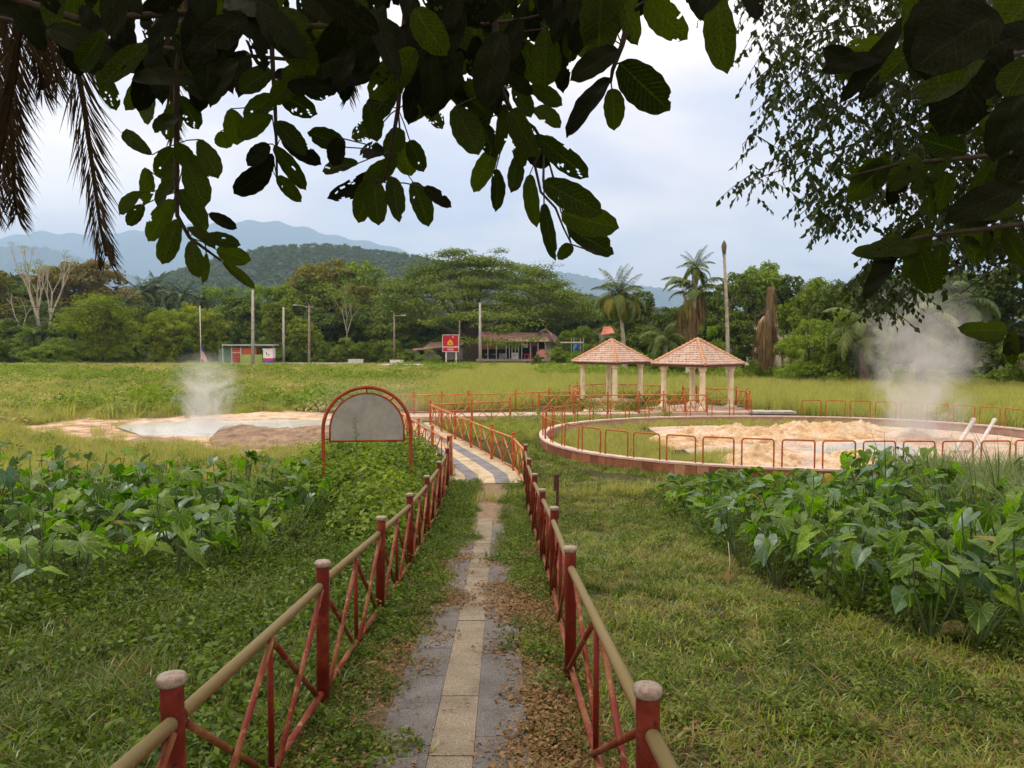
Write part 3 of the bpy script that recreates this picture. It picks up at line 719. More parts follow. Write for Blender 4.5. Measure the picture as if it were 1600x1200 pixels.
def gazebo(c, rz, half, label, rise=1.28, ze=2.42):
    g = empty('gazebo', (c[0], c[1], 0), rz, label, 'gazebo', 'open gazebos beside the ring wall')
    mb = MB(); mb.box((0, 0, .03), (half * 2 + .5, half * 2 + .5, .34)); mb.build('floor_slab', M['pinkc'], g)
    mb = MB(); mb.box((0, 0, .2), (half * 2 - .2, half * 2 - .2, .08)); mb.build('inner_floor', M['pinkc'], g)
    hc = half - .42
    for sx, sy in ((-1, -1), (1, -1), (1, 1), (-1, 1)):
        p = MB(); x, y = sx * hc, sy * hc
        V = []; k = 16
        prof = [(.15, .20), (.15, ze - .26)]
        for z, s_ in ((.2, 1.0), (ze - .26, .93)):
            for j in range(k * 2):
                a = PI * j / k; rr = (.155 if j % 2 else .142) * s_
                V.append((x + rr * math.cos(a), y + rr * math.sin(a), z))
        col = mk('column', V, [(j, (j + 1) % (2 * k), 2 * k + (j + 1) % (2 * k), 2 * k + j) for j in range(2 * k)], M['cream'], g)
        q = MB(); q.lathe([(.15, ze - .26), (.20, ze - .2), (.20, ze - .14), (.235, ze - .09), (.235, ze - .02)], (x, y, 0), 16); q.build('capital', M['cream'], col)
        q = MB(); q.box((x, y, .27), (.46, .46, .10)); q.lathe([(.21, .322), (.21, .36), (.17, .40)], (x, y, 0), 16); q.build('column_base', M['cream'], col)
    for k in range(4):
        Rm = Matrix.Rotation(k * PI / 2, 3, 'Z')
        mb = MB(); c_ = Rm @ Vector((0, -hc, ze + .04)); mb.box(c_, (2 * hc + .14 if k % 2 else 2 * hc + .12, .14, .12), rot=Rm); mb.build('beam', M['cream'], g)
        mb = MB(); c_ = Rm @ Vector((0, -half + .012, ze + .055)); mb.box(c_, (2 * half - .03, .025, .13), rot=Rm); mb.build('fascia_board', M['fascia'], g)
        # one slope of tiles: courses that step, each tile a half round
        rows = 11; V = []; Fc = []
        for r_ in range(rows):
            t0, t1 = r_ / rows, (r_ + 1) / rows
            y0, y1 = -half * 1.03 * (1 - t0), -half * 1.03 * (1 - t1) - .02
            z0_, z1_ = ze + .10 + rise * t0 + .05, ze + .10 + rise * t1 + .01
            hw0, hw1 = half * 1.03 * (1 - t0), half * 1.03 * (1 - t1)
            nt = max(1, int(round(2 * hw0 / .22))); sub = 4
            m_ = nt * sub
            row = len(V)
            off = .5 if r_ % 2 else 0
            for (yy, zz, hw, e0) in ((y0, z0_ - .035, hw0, 0), (y0, z0_, hw0, 1), (y1, z1_, max(hw1, .02), 1)):
                for i in range(m_ + 1):
                    x = -hw + 2 * hw * i / m_; ph = ((x / .22 + off) % 1.0)
                    V.append(tuple(Rm @ Vector((x, yy, zz + e0 * .03 * abs(math.sin(PI * ph)) + R.uniform(-.003, .003)))))
            for q_ in range(2):
                for i in range(m_):
                    a = row + q_ * (m_ + 1) + i; Fc.append((a, a + 1, a + m_ + 2, a + m_ + 1))
        o = mk('roof_tiles', V, Fc, M['rooft'], g); tag(o, kind='stuff')
        cc = Rm @ Vector((half * 1.04, -half * 1.04, ze + .12)); top = Vector((0, 0, ze + rise + .16))
        cn = 12
        hip = empty('hip_ridge', (0, 0, 0)); hip.parent = g
        for i in range(cn):
            a_, b_ = cc.lerp(top, i / cn), cc.lerp(top, (i + 1.15) / cn)
            q = MB(); q.tube([a_ + Vector((0, 0, .03)), b_], [.085, .07], 8); q.build('ridge_tile', M['hip'], hip)
    mb = MB(); e_ = half - .03
    mb.add([(-e_, -e_, ze + .11), (e_, -e_, ze + .11), (e_, e_, ze + .11), (-e_, e_, ze + .11), (0, 0, ze + rise + .05)], [(0, 1, 4), (1, 2, 4), (2, 3, 4), (3, 0, 4), (3, 2, 1, 0)]); mb.build('ceiling', M['under'], g)
    mb = MB(); mb.lathe([(.13, ze + rise + .08), (.11, ze + rise + .18), (.03, ze + rise + .22)], n=10); mb.build('finial', M['conc'], g)
    return g
gazebo((9.85, 40.8), math.radians(45 - 5), 1.66, 'nearer gazebo, on the right, with pink tiled pyramid roof on cream columns')
gazebo((6.0, 46.2), math.radians(45 - 1), 1.64, 'farther gazebo, on the left, its pink tiled roof tipped with grey')
mb = MB(); mb.box((12.6, 37.0, .30), (2.0, .9, .10)); mb.box((12.6, 37.05, .12), (1.7, .6, .24)); o = mb.build('stone_bench', M['conc'], None); tag(o, 'low grey concrete bench slab on the walkway end beside the right gazebo', 'bench')
mb = MB(); mb.box((9.6, 38.2, .13), (6.4, 1.6, .22)); tag(mb.build('gazebo_terrace', M['pinkc']), kind='structure')

# ================================================================== POLES, WIRES, SIGNS
M['polec'] = mat('concrete_pole', (.44, .42, .38), (.30, .28, .25), 1.2, .9)
M['polew'] = mat('grey_wood_pole', (.28, .23, .18), (.17, .14, .11), 1.5, .95)
M['steel'] = mat('galvanised_steel', (.42, .43, .44), (.3, .31, .32), 3, .5)
M['black'] = mat('black_cable', (.02, .02, .02), (.03, .03, .03), 3, .6)
def pole(px, top, bot, D, label, m='polec', r0=.17, lamp=None, tee=False, nm='utility_pole', cat='pole', lean=0):
    a = P(px, bot, D); b_ = P(px + lean, top, D); z0 = float(H(a.x, a.y)); 
    t = empty(nm, (a.x, D, z0), 0, label, cat, 'poles along the far road')
    mb = MB(); mb.tube([(0, 0, -.4), (b_.x - a.x, 0, b_.z - z0)], [r0, r0 * .62], 10); mb.build('pole', M[m], t, True)
    hz_ = b_.z - z0
    if tee:
        mb = MB(); mb.box((b_.x - a.x, 0, hz_ - .35), (1.3, .1, .12)); mb.build('crossarm', M[m], t)
        for s_ in (-.5, 0, .5):
            mb = MB(); mb.lathe([(.05, 0), (.07, .06), (.03, .16)], (b_.x - a.x + s_, 0, hz_ - .29), 8); mb.build('insulator', M['white'], t)
    if lamp:
        L, dz = lamp
        mb = MB(); mb.tube([(b_.x - a.x, 0, hz_ - .5), (b_.x - a.x + L * .5, 0, hz_ - .5 + dz * .7), (b_.x - a.x + L, 0, hz_ - .5 + dz)], .045, 6); am = mb.build('lamp_arm', M['steel'], t, True)
        mb = MB(); mb.box((b_.x - a.x + L + math.copysign(.3, L), 0, hz_ - .5 + dz), (.75, .24, .13)); mb.build('lamp_head', M['white'], am)
    return (b_.x, D, b_.z)
t1 = pole(395, 453, 574, 122, 'tall pale concrete pole in front of the striped kiosk', r0=.28)
t2 = pole(443, 480, 568, 140, 'grey pole of two spliced lengths between the kiosk and the lamp pole', r0=.26)
t3 = pole(483, 477, 570, 135, 'brown wooden pole carrying a white street lamp on an arm to the left', 'polew', .24, lamp=(-2.2, .55), tee=True)
t4 = pole(616, 490, 566, 140, 'thin pole rising from the white block, with a small lamp arm', 'polew', .2, lamp=(1.4, .2))
t5 = pole(750, 473, 576, 120, 'tall pale concrete pole in front of the roadside cafe', r0=.26)
t6 = pole(718, 500, 560, 140, 'short grey pole just behind the red sign', 'polew', .2)
t7 = pole(18, 485, 502, 200, 'distant grey street lamp at the left edge of the photo', 'steel', .12, lamp=(-1.8, .1), nm='street_lamp', cat='street lamp')
def wire(a, b_, sag, label, r=.03):
    a, b_ = Vector(a), Vector(b_); pts = [a.lerp(b_, i / 14) - Vector((0, 0, sag * 4 * (i / 14) * (1 - i / 14))) for i in range(15)]
    o = a.copy(); mb = MB(); mb.tube([p - o for p in pts], r, 5); q = mb.build('overhead_cable', M['black'], None, True); q.location = o
    tag(q, label, 'cable', 'overhead cables between the poles')
wire(P(-260, 478, 122), P(395, 466, 122), .8, 'thick black cable sagging from the left edge of the photo to the kiosk pole', .05)
wire(P(395, 466, 122), P(483, 482, 135), .5, 'black cable from the kiosk pole to the brown lamp pole', .03)
wire(P(483, 482, 135), P(616, 494, 140), .6, 'black cable from the brown lamp pole to the thin pole on the white block', .03)
wire(P(616, 494, 140), P(750, 478, 120), .7, 'black cable rising from the thin pole to the pole by the cafe', .03)
wire(P(750, 479, 120), P(1150, 520, 150), 1.2, 'faint cable running right from the cafe pole into the trees', .025)

# flag
fp = P(314, 560, 126); t = empty('flagpole', (fp.x, 126, 0.2), 0, 'thin white flagpole with a limp striped flag beside the bamboo', 'flagpole')
mb = MB(); mb.tube([(0, 0, -.2), (0, 0, P(314, 478, 126).z - .2)], .07, 8); mb.build('pole', M['white'], t, True)
m, n, l, b = newmat('striped_flag'); tc = n.new('ShaderNodeTexCoord'); sp_ = n.new('ShaderNodeSeparateXYZ'); l.new(tc.outputs['UV'], sp_.inputs[0])
wv = n.new('ShaderNodeMath'); wv.operation = 'MULTIPLY'; wv.inputs[1].default_value = 7; l.new(sp_.outputs[0], wv.inputs[0])
fr = n.new('ShaderNodeMath'); fr.operation = 'FRACT'; l.new(wv.outputs[0], fr.inputs[0]); gt = n.new('ShaderNodeMath'); gt.operation = 'GREATER_THAN'; gt.inputs[1].default_value = .5; l.new(fr.outputs[0], gt.inputs[0])
c = mixc(n, l, gt.outputs[0], (.7, .68, .68), (.55, .04, .06)); lt = n.new('ShaderNodeMath'); lt.operation = 'GREATER_THAN'; lt.inputs[1].default_value = .62; l.new(sp_.outputs[1], lt.inputs[0])
c = mixc(n, l, lt.outputs[0], c, (.03, .04, .28)); l.new(c, b.inputs['Base Color'])
V = []; UV = []
zf_ = P(314, 536, 126).z - .2
for i in range(9):
    for j in range(7):
        u, v = i / 8, j / 6; V.append((.08 + u * (.25 + 1.1 * (1 - v)), .14 * math.sin(u * 11 + v * 2), zf_ - (1 - v) * 2.6 - u * 1.0)); UV.append((u, v))
mk('flag', V, [(i * 7 + j, (i + 1) * 7 + j, (i + 1) * 7 + j + 1, i * 7 + j + 1) for i in range(8) for j in range(6)], m, t, True, uv=UV)

# red sign
D = 126; sg = P(704, 536, D); t = empty('road_sign', (sg.x, D, .1), math.radians(-4), 'red rectangular sign with a yellow house symbol, standing before the big spreading tree', 'sign')
M['signred'] = mat('sign_red', (.48, .012, .03), (.40, .01, .022), 2, .5); M['signy'] = mat('sign_yellow', (.75, .42, .03), (.7, .36, .03), 2, .5)
sw, sh = 2.75, 2.85; zb_ = P(704, 550, D).z - .1
mb = MB(); mb.box((0, 0, zb_ + sh / 2), (sw, .06, sh)); pn = mb.build('panel', M['signred'], t)
mb = MB()
for x, z, a, c_ in ((0, zb_ + .05, sw, .09), (0, zb_ + sh - .05, sw, .09)): mb.box((x, -.045, z), (a, .03, c_))
for x in (-sw / 2 + .05, sw / 2 - .05): mb.box((x, -.046, zb_ + sh / 2), (.09, .03, sh - .2))
mb.build('border', M['white'], pn)
mb = MB(); hx, hz2 = -.05, zb_ + 1.12
mb.add([(hx + a, y_, hz2 + c_) for y_ in (-.04, -.06) for a, c_ in ((-.46, 0), (.46, 0), (.46, .5), (0, .95), (-.46, .5))], [(0, 1, 2, 3, 4), (9, 8, 7, 6, 5)] + [(i, (i + 1) % 5, (i + 1) % 5 + 5, i + 5)[::-1] for i in range(5)]); mb.build('house_symbol', M['signy'], pn)
mb = MB(); mb.box((hx - .1, -.07, hz2 + .32), (.08, .02, .34)); mb.box((hx + .12, -.07, hz2 + .32), (.08, .02, .34)); mb.build('symbol_mark', M['black'], pn)
def text(body, size, loc, m, parent, nm='lettering', rot=(PI / 2, 0, 0), ext=.012):
    cu = bpy.data.curves.new(nm, 'FONT'); cu.body = body; cu.size = size; cu.extrude = ext; cu.align_x = 'CENTER'; cu.align_y = 'CENTER'; cu.materials.append(m); cu.offset = .012 * size
    q = bpy.data.objects.new(nm, cu); C.objects.link(q); bpy.context.view_layer.update(); me = bpy.data.meshes.new_from_object(q.evaluated_get(bpy.context.evaluated_depsgraph_get())); bpy.data.objects.remove(q)
    o = bpy.data.objects.new(nm, me); C.objects.link(o); o.parent = parent; o.location = loc; o.rotation_euler = rot; return o
M['signw'] = mat('sign_white', (.8, .78, .76), (.74, .72, .7), 2, .5)
text('DI HADAPAN', .42, (0, -.05, zb_ + .80), M['signw'], pn); text('100 M', .40, (-.05, -.05, zb_ + .38), M['signw'], pn)
text('E', .42, (.42, -.05, zb_ + 2.42), M['signw'], pn)
for x in (-.75, .9):
    mb = MB(); mb.box((x, .06, zb_ / 2 + .6), (.22, .06, zb_ + 1.6)); mb.build('sign_leg', M['white'], t)

# white blocks and culvert wall
def block(px0, px1, py0, py1, D, label, nm='concrete_block', dep=.8, cat='block'):
    a, b_ = P(px0, py1, D), P(px1, py0, D)
    mb = MB(); w_, h_ = b_.x - a.x, b_.z - a.z + .4
    mb.box((0, 0, h_ / 2 - .4), (w_, dep, h_)); mb.box((0, 0, h_ - .4 + .04), (w_ * 1.06, dep * 1.1, .08)); o = mb.build(nm, M['white']); o.location = ((a.x + b_.x) / 2, D, a.z); tag(o, label, cat)
block(545, 567, 562, 572, 128, 'small white concrete block at the roadside, left of the pole base')
block(610, 630, 563, 572, 134, 'white concrete block that the thin pole rises from')
a, b_ = P(590, 573, 112), P(662, 573, 112)
mb = MB(); L = b_.x - a.x; mb.tube([(0, 0, -.6), (.3, 0, .18), (.7, 0, .25), (L - .6, 0, .28), (L - .2, 0, .15), (L, 0, -.6)], .14, 8); mb.box((L / 2, .3, -.5), (L, .3, 1.0)); o = mb.build('culvert_parapet', M['white']); o.location = (a.x, 112, a.z); tag(o, 'long low white parapet in the grass below the road', 'parapet')

# kiosks
D = 137
def quad_box(t, nm, px0, px1, py0, py1, D, m, dep=1.0, yo=0, o0=None):
    a, b_ = P(px0, py1, D), P(px1, py0, D)
    mb = MB(); mb.box(((a.x + b_.x) / 2 - o0.x, yo, (a.z + b_.z) / 2 - o0.z), (b_.x - a.x, dep, b_.z - a.z)); return mb.build(nm, m, t)
o0 = P(364, 569, D); t = empty('roadside_stall', o0, 0, 'shuttered red stall under a thin flat roof with a green front panel', 'stall')
M['redsh'] = mat('red_shutter', (.45, .09, .045), (.34, .06, .03), 4, .7); M['limep'] = mat('lime_panel', (.32, .42, .12), (.25, .34, .09), 2, .8)
M['greenmesh'] = mat('green_mesh', (.13, .24, .15), (.08, .16, .1), 5, .9)
quad_box(t, 'shutter', 364, 377, 544, 569, D, M['redsh'], o0=o0); quad_box(t, 'shutter', 378, 402, 544, 556, D, M['redsh'], o0=o0)
quad_box(t, 'front_panel', 378, 412, 554, 569, D, M['limep'], .3, -.62, o0=o0); quad_box(t, 'side_net', 342, 363, 545, 568, D, M['greenmesh'], .1, o0=o0)
quad_box(t, 'roof_sheet', 350, 430, 538, 540, D, M['steel'], 3.4, .6, o0=o0); quad_box(t, 'roof_sheet', 350, 430, 541.5, 543, D, M['black'], 3.0, .7, o0=o0)
for px in (350, 364, 378, 429):
    quad_box(t, 'roof_post', px - .6, px + .6, 540, 569, D, M['steel'], .15, -.55, o0=o0)
for k in range(5): quad_box(t, 'shutter_slat', 364.3, 376.7, 546 + k * 4.5, 546.6 + k * 4.5, D, M['white' if k == 1 else 'black'], .06, -.53, o0=o0)
o0 = P(421, 569, D - 1.5); t = empty('kiosk', o0, 0, 'small square kiosk banded white, red and blue beside the red stall', 'kiosk')
M['blue'] = mat('kiosk_blue', (.03, .08, .40), (.025, .06, .32), 2, .6); M['kred'] = mat('kiosk_red', (.55, .03, .06), (.45, .03, .05), 2, .6); M['kwhite'] = mat('kiosk_white', (.72, .68, .68), (.62, .58, .58), 2, .6)
for nm, y0, y1, mm in (('blue_band', 563, 569, 'blue'), ('red_band', 559.5, 563, 'kred'), ('upper_wall', 546, 559.5, 'kwhite')): quad_box(t, nm, 413.5, 428, y0, y1, D - 1.5, M[mm], 1.6, o0=o0)
quad_box(t, 'roof_cap', 412.6, 429, 544.8, 546, D - 1.5, M['kwhite'], 1.9, o0=o0)
for a_, b_, c_, d_ in ((418, 419, 550, 553), (419, 420, 552.5, 554.5), (422, 423, 553, 556)): quad_box(t, 'mark', a_, b_, c_, d_, D - 1.5, M['black'], .04, -.82, o0=o0)

# houses --------------------------------------------------------------
D = 142
M['rust'] = mat('rusty_tin_roof', (.26, .15, .11), (.20, .17, .15), 1.2, .8, stops=[(.3, (.15, .10, .08)), (.5, (.30, .16, .11)), (.7, (.30, .26, .24))])
M['brownroof'] = mat('brown_tin_roof', (.24, .13, .12), (.19, .10, .09), 1, .7); M['grwall'] = mat('grey_wall', (.26, .23, .21), (.18, .16, .14), 1.5, .9)
M['creamw'] = mat('cream_wall', (.62, .56, .44), (.5, .45, .36), 1.5, .8); M['redw'] = mat('brick_red_wall', (.42, .13, .08), (.34, .10, .06), 2, .8)
M['dark'] = mat('dark_interior', (.03, .026, .024), (.02, .018, .016), 2, .9); M['pinkw'] = mat('pink_disc', (.60, .27, .21), (.52, .22, .17), 2, .7)
o0 = P(800, 562, D); o0.z = .3; t = empty('roadside_cafe', o0, 0, 'long low cafe with a rusty tin roof under the spreading tree', 'building')
qb = lambda nm, a, b_, c_, d_, m, dep=1.0, yo=0, D_=None: quad_box(t, nm, a, b_, c_, d_, D_ or D, M[m], dep, yo, o0=o0)
qb('back_wall', 748, 852, 533, 562, 'dark', .3, 5); qb('wall', 748, 792, 536, 546, 'redw', .2, 4.5)
qb('floor', 745, 858, 561, 564, 'conc', 8, 1.5)
a_ = MB(); p0, p1, p2, p3 = P(742, 534, D - 3), P(858, 533, D - 3), P(850, 520, D + 6), P(752, 518, D + 6)
def slope(nm, q, m, th=.12):
    V = [v - o0 for v in q] + [v - o0 - Vector((0, 0, th)) for v in q]
    return mk(nm, V, [(0, 1, 2, 3), (7, 6, 5, 4), (0, 4, 5, 1), (1, 5, 6, 2), (2, 6, 7, 3), (3, 7, 4, 0)], M[m], t)
slope('roof', (p0, p1, p2, p3), 'rust')
for px in (753, 763, 776, 791, 796, 800, 805, 810, 815, 828, 840, 851): qb('post', px - .55, px + .55, 534, 562, 'steel', .12, -2.6)
qb('counter', 780, 792, 552, 562, 'grwall', 1, -1); qb('counter', 799, 809, 551, 562, 'kwhite', 1.2, -1.6); qb('vent_slot', 802, 806, 554, 555, 'black', .05, -2.25)
qb('shop_front', 829, 842, 536, 560, 'redw', .2, 1); qb('door', 832, 839, 541, 559, 'dark', .1, .8)
qb('hanging_sheet', 817, 824, 537, 543, 'kwhite', .1, -2)
for px in (758, 768, 772, 818, 822, 826): qb('table', px, px + 4, 553, 554.2, 'redw' if px > 800 else 'grwall', 1.2, -.5); 
for px in (757, 765, 773, 819, 825): qb('stool', px, px + 2, 556, 561, 'kred' if px > 800 else 'dark', .5, -1.2)
o0 = P(855, 560, D + 5); o0.z = .3; t = empty('house', o0, 0, 'cream house with a steep brown gable roof at the right end of the cafe', 'house')
qb('wall', 846, 862, 521, 562, 'creamw', 5, 2.5, D + 3); qb('orange_panel', 832, 844, 526, 533, 'redw', .3, -.2, D + 3)
mk('gable', [v - o0 for v in (P(844, 527, D + 3), P(862, 535, D + 3), P(862, 521, D + 3.05), P(846, 519, D + 3.05))], [(0, 1, 2, 3)], M['creamw'], t)
slope('roof', (P(854, 516, D + 2), P(866, 535, D + 1.5), P(880, 533, D + 9), P(852, 512, D + 9)), 'brownroof')
slope('roof', (P(854, 515, D + 2), P(842, 520, D + 1.5), P(842, 518, D + 9), P(852, 512, D + 9)), 'brownroof')
for px in range(857, 868, 2): qb('fence_paling', px - .5, px + .4, 547, 553, 'kwhite', .1, -3, D)
qb('window', 849, 853, 538, 546, 'dark', .1, -.05, D + 3)
o0 = P(672, 556, D); o0.z = .3; t = empty('shed', o0, 0, 'grey shed with a low rusty roof behind the red sign', 'shed')
qb('wall', 664, 722, 543, 562, 'grwall', 4, 3); qb('doorway', 682, 694, 548, 562, 'dark', .3, .9); qb('side_store', 645, 664, 546, 562, 'grwall', 3, 3); qb('doorway', 654, 660, 548, 561, 'dark', .2, 1.4)
slope('roof', (P(658, 546, D - 1), P(724, 538, D - 1), P(724, 531, D + 8), P(672, 535, D + 8)), 'rust')
slope('lean_to_roof', (P(643, 547, D - .5), P(664, 545.5, D - .5), P(664, 543, D + 4), P(647, 544, D + 4)), 'rust')
o0 = P(847, 555, D - 6); t = empty('round_sign', o0, 0, 'pink half-round board standing in front of the cafe', 'board')
mb = MB(); rr = 9.0 * (D - 6) / F
ar = [(rr * math.cos(a), 0, rr * math.sin(a)) for a in np.linspace(-.35, PI + .35, 22)]
mk('disc', [(x, y_, z) for y_ in (-.05, .05) for x, _, z in ar], [tuple(range(22))[::-1], tuple(range(22, 44))] + [(i, (i + 1) % 22, (i + 1) % 22 + 22, i + 22) for i in range(22)], M['pinkw'], t)
mb.tube(ar, .1, 6); mb.build('rim', M['redw'], t)
mb = MB(); mb.tube([(-.9, 0, -.3), (-.9, 0, -1.9)], .08, 6); mb.build('leg', M['redw'], t); mb = MB(); mb.tube([(.9, 0, -.3), (.9, 0, -1.9)], .08, 6); mb.build('leg', M['redw'], t)
# orange roof peeking between the trees, blue tarp, pale house behind the dead trunk
o0 = P(948, 530, 150); o0.z = .3; D = 150; t = empty('far_house', o0, 0, 'house showing only its orange roof left of the coconut palm', 'house')
M['oroof'] = mat('orange_roof', (.55, .19, .11), (.46, .15, .09), 1, .8)
qb('wall', 940, 960, 520, 566, 'creamw', 5, 3); slope('roof', (P(939, 523, D - 1), P(960, 520, D - 1), P(955, 509, D + 4), P(943, 510, D + 4)), 'oroof')
o0 = P(900, 545, 128); D = 128; t = empty('tarpaulin_shelter', o0, 0, 'shelter of thin posts with a bright blue tarpaulin left of the gazebos', 'shelter')
M['bluet'] = mat('blue_tarpaulin', (.04, .16, .50), (.03, .12, .4), 1, .6)
V = []; 
for i in range(7):
    for j in range(5):
        q = P(897 + i * 1.4, 538 + j * 1.8, D); V.append((q.x - o0.x, .25 * math.sin(i * 1.3 + j * .8), q.z - o0.z))
mk('tarpaulin', V, [(i * 5 + j, (i + 1) * 5 + j, (i + 1) * 5 + j + 1, i * 5 + j + 1) for i in range(6) for j in range(4)], M['bluet'], t, True)
for px in (893, 897, 907, 912): qb('post', px - .5, px + .5, 528, 566, 'steel', .15, .5)
qb('roof_beam', 876, 912, 534, 536, 'creamw', .3, .5)
D = 96; o0 = P(1230, 560, D); o0.z = .2; t = empty('pale_house', o0, 0, 'pale house half hidden behind the shaggy dead trunk', 'house')
qb('wall', 1186, 1244, 508, 575, 'creamw', 6, 4); slope('roof', (P(1180, 510, D), P(1250, 508, D), P(1238, 494, D + 6), P(1192, 494, D + 6)), 'rust')
for px in (1190, 1210, 1232): qb('window', px, px + 7, 514, 522, 'dark', .2, .95)
# ================================================================== VEGETATION TOOLS
def rotmat(ax, an):
    """rotation matrices about unit axes ax (n,3) by angles an (n)"""
    c, s = np.cos(an), np.sin(an); x, y, z = ax.T; C1 = 1 - c
    return np.stack([np.stack([c + x * x * C1, x * y * C1 - z * s, x * z * C1 + y * s], -1), np.stack([y * x * C1 + z * s, c + y * y * C1, y * z * C1 - x * s], -1), np.stack([z * x * C1 - y * s, z * y * C1 + x * s, c + z * z * C1], -1)], -2)
def nrm(a): return a / (np.linalg.norm(a, axis=-1, keepdims=True) + 1e-9)
def leaves(Pt, Dr, Nm, L, W, tint, fold=.15):
    """leaf blades: base Pt, direction Dr, normal Nm -> verts, quads (two folded halves), tint per face"""
    n = len(Pt); Dr = nrm(Dr); S = nrm(np.cross(Dr, Nm)); U = np.cross(S, Dr)
    L = np.broadcast_to(L, n)[:, None]; W = np.broadcast_to(W, n)[:, None]
    a = Pt; d = Pt + Dr * L - U * L * .12; mid = Pt + Dr * L * .5
    l_ = Pt + Dr * L * .45 + S * W * .5 + U * W * fold; r = Pt + Dr * L * .45 - S * W * .5 + U * W * fold
    V = np.stack([a, l_, d, r], 1).reshape(-1, 3); i = np.arange(n)[:, None] * 4
    return V, i + np.array([[0, 1, 2, 3]]), np.repeat(tint, 1)
def cloud(cent, rad, per, size, up=.6, shell=.55, rng=N, asp=.5, droop=.0, tintc=.5):
    cent = np.repeat(np.asarray(cent, float), per, 0); rad_ = np.repeat(np.asarray(rad, float), per, 0); n = len(cent)
    d = nrm(rng.normal(size=(n, 3))); r = shell + (1 - shell) * rng.random(n) ** .7
    p = cent + d * rad_ * r[:, None]
    nm = nrm(d + np.array([0, 0, up]) + rng.normal(size=(n, 3)) * .45)
    dr = nrm(np.cross(nm, nrm(rng.normal(size=(n, 3))))) - np.array([0, 0, droop])
    ct = np.repeat(rng.random(n // per), per)
    t = np.clip(tintc * ct + (1 - tintc) * rng.random(n), 0, 1)
    s = size * rng.uniform(.6, 1.3, n)
    return leaves(p, dr, nm, s, s * asp, t)
def limbs(mb, p, d, L, r, lev, spread, tips, rng, bend=.15, kids=(2, 3), shrink=.72, upb=.15):
    pts = [p]; q = p; dd = d.normalized()
    for i in range(4):
        dd = (dd + Vector((rng.uniform(-1, 1), rng.uniform(-1, 1), rng.uniform(-.6, 1))) * bend).normalized(); q = q + dd * L / 4; pts.append(q)
    mb.tube(pts, [r * (1 - .35 * i / 4) for i in range(5)], 7 if lev > 2 else 5, cap=False)
    if lev <= 0: tips.append(q); return
    k = rng.randint(*kids); a0 = rng.uniform(0, 6.28)
    for j in range(k):
        a = a0 + j * 2 * PI / k + rng.uniform(-.4, .4); s = dd.orthogonal().normalized(); s = Matrix.Rotation(a, 3, dd) @ s
        nd = (dd + s * spread * rng.uniform(.7, 1.3) + Vector((0, 0, upb))).normalized()
        limbs(mb, q, nd, L * shrink * rng.uniform(.8, 1.15), r * .62, lev - 1, spread, tips, rng, bend, kids, shrink, upb)
def rjit(s): return Vector((R.uniform(-s, s), R.uniform(-s, s), R.uniform(-s, s)))

# ---- broadleaf tree kinds (unit: about 10 m tall, base at origin) -------------
def make_kind(seed, h, w, nc, per, leafsize, m, low=.25, flat=.75, squash=1.0, lobes=9, barkm='bark'):
    rng = random.Random(seed); rn = np.random.default_rng(seed)
    mb = MB(); tips = []
    limbs(mb, Vector((0, 0, -.3)), Vector((rng.uniform(-.1, .1), 0, 1)), h * .34, h * .028, 3, .75, tips, rng)
    tr = mb.build('trunk', M[barkm], smooth=True, data_only=True)
    big = []
    for k in range(lobes):
        a = rng.uniform(0, 6.28); rr = w * .5 * rng.uniform(.15, .72); z = h * (rng.uniform(low + .12, .82) if low > .02 else rng.uniform(.08, .72))
        zz = max(0, (z / h - low) / (1 - low)); rr *= (1.15 - .75 * zz ** 2)
        big.append((rr * math.cos(a), rr * math.sin(a), z, w * rng.uniform(.15, .27)))
    big.append((0, 0, h * .86, w * .2))
    cc = []; rr_ = []
    for k in range(nc):
        b_ = big[rng.randrange(len(big))]; d = nrm(rn.normal(size=3)[None])[0]; d[2] = abs(d[2]) * .9 - .25
        c = np.array(b_[:3]) + d * b_[3] * rn.uniform(.75, 1.05) * np.array([1, 1, squash]); c[2] = max(c[2], h * low * .6)
        cc.append(c); s_ = w * rn.uniform(.045, .085); rr_.append((s_, s_, s_ * flat))
    V, Fc, T = cloud(cc, rr_, per, leafsize, rng=rn)
    cr_ = mk('crown', V, Fc, m, attrs={'tint': ('FACE', T)}, data_only=True)
    return tr, cr_
KIND = {
    'dark': [make_kind(s, 10, 9, 150, 60, .42, M['tree_dark'], .15) for s in (1, 2)],
    'mid': [make_kind(s, 10, 9, 150, 60, .42, M['tree_mid'], .12) for s in (3, 4)],
    'olive': [make_kind(5, 10, 11, 150, 60, .42, M['tree_olive'], .3, .5)],
    'brown': [make_kind(6, 10, 13, 170, 60, .42, M['tree_brown'], .25, .5)],
    'lime': [make_kind(7, 10, 9, 150, 60, .38, M['tree_lime'], .05)],
    'bush': [make_kind(s, 10, 13, 150, 60, .5, M['tree_mid'], .0, .8) for s in (8, 9)],
    'light': [make_kind(s, 10, 13, 150, 60, .42, M['bushlight'], .0, .8) for s in (10, 13)],
}
PLACED = {}
def tree(kind, px, top, base_px, D, label, w=1.0, nm='tree', cat='tree', group=None, idx=None, rz=None):
    ks = KIND[kind]; tr, cr_ = ks[(R.randrange(len(ks))) if idx is None else idx]
    b_ = P(px, base_px, D); z0 = float(H(b_.x, D)); hgt = P(px, top, D).z - z0
    s = hgt / 9.6
    t = empty(nm, (b_.x, D, z0), R.uniform(0, 6.28) if rz is None else rz, label, cat, group); t.scale = (s * w, s * w, s)
    ob('trunk', tr, t); ob('crown', cr_, t); return t

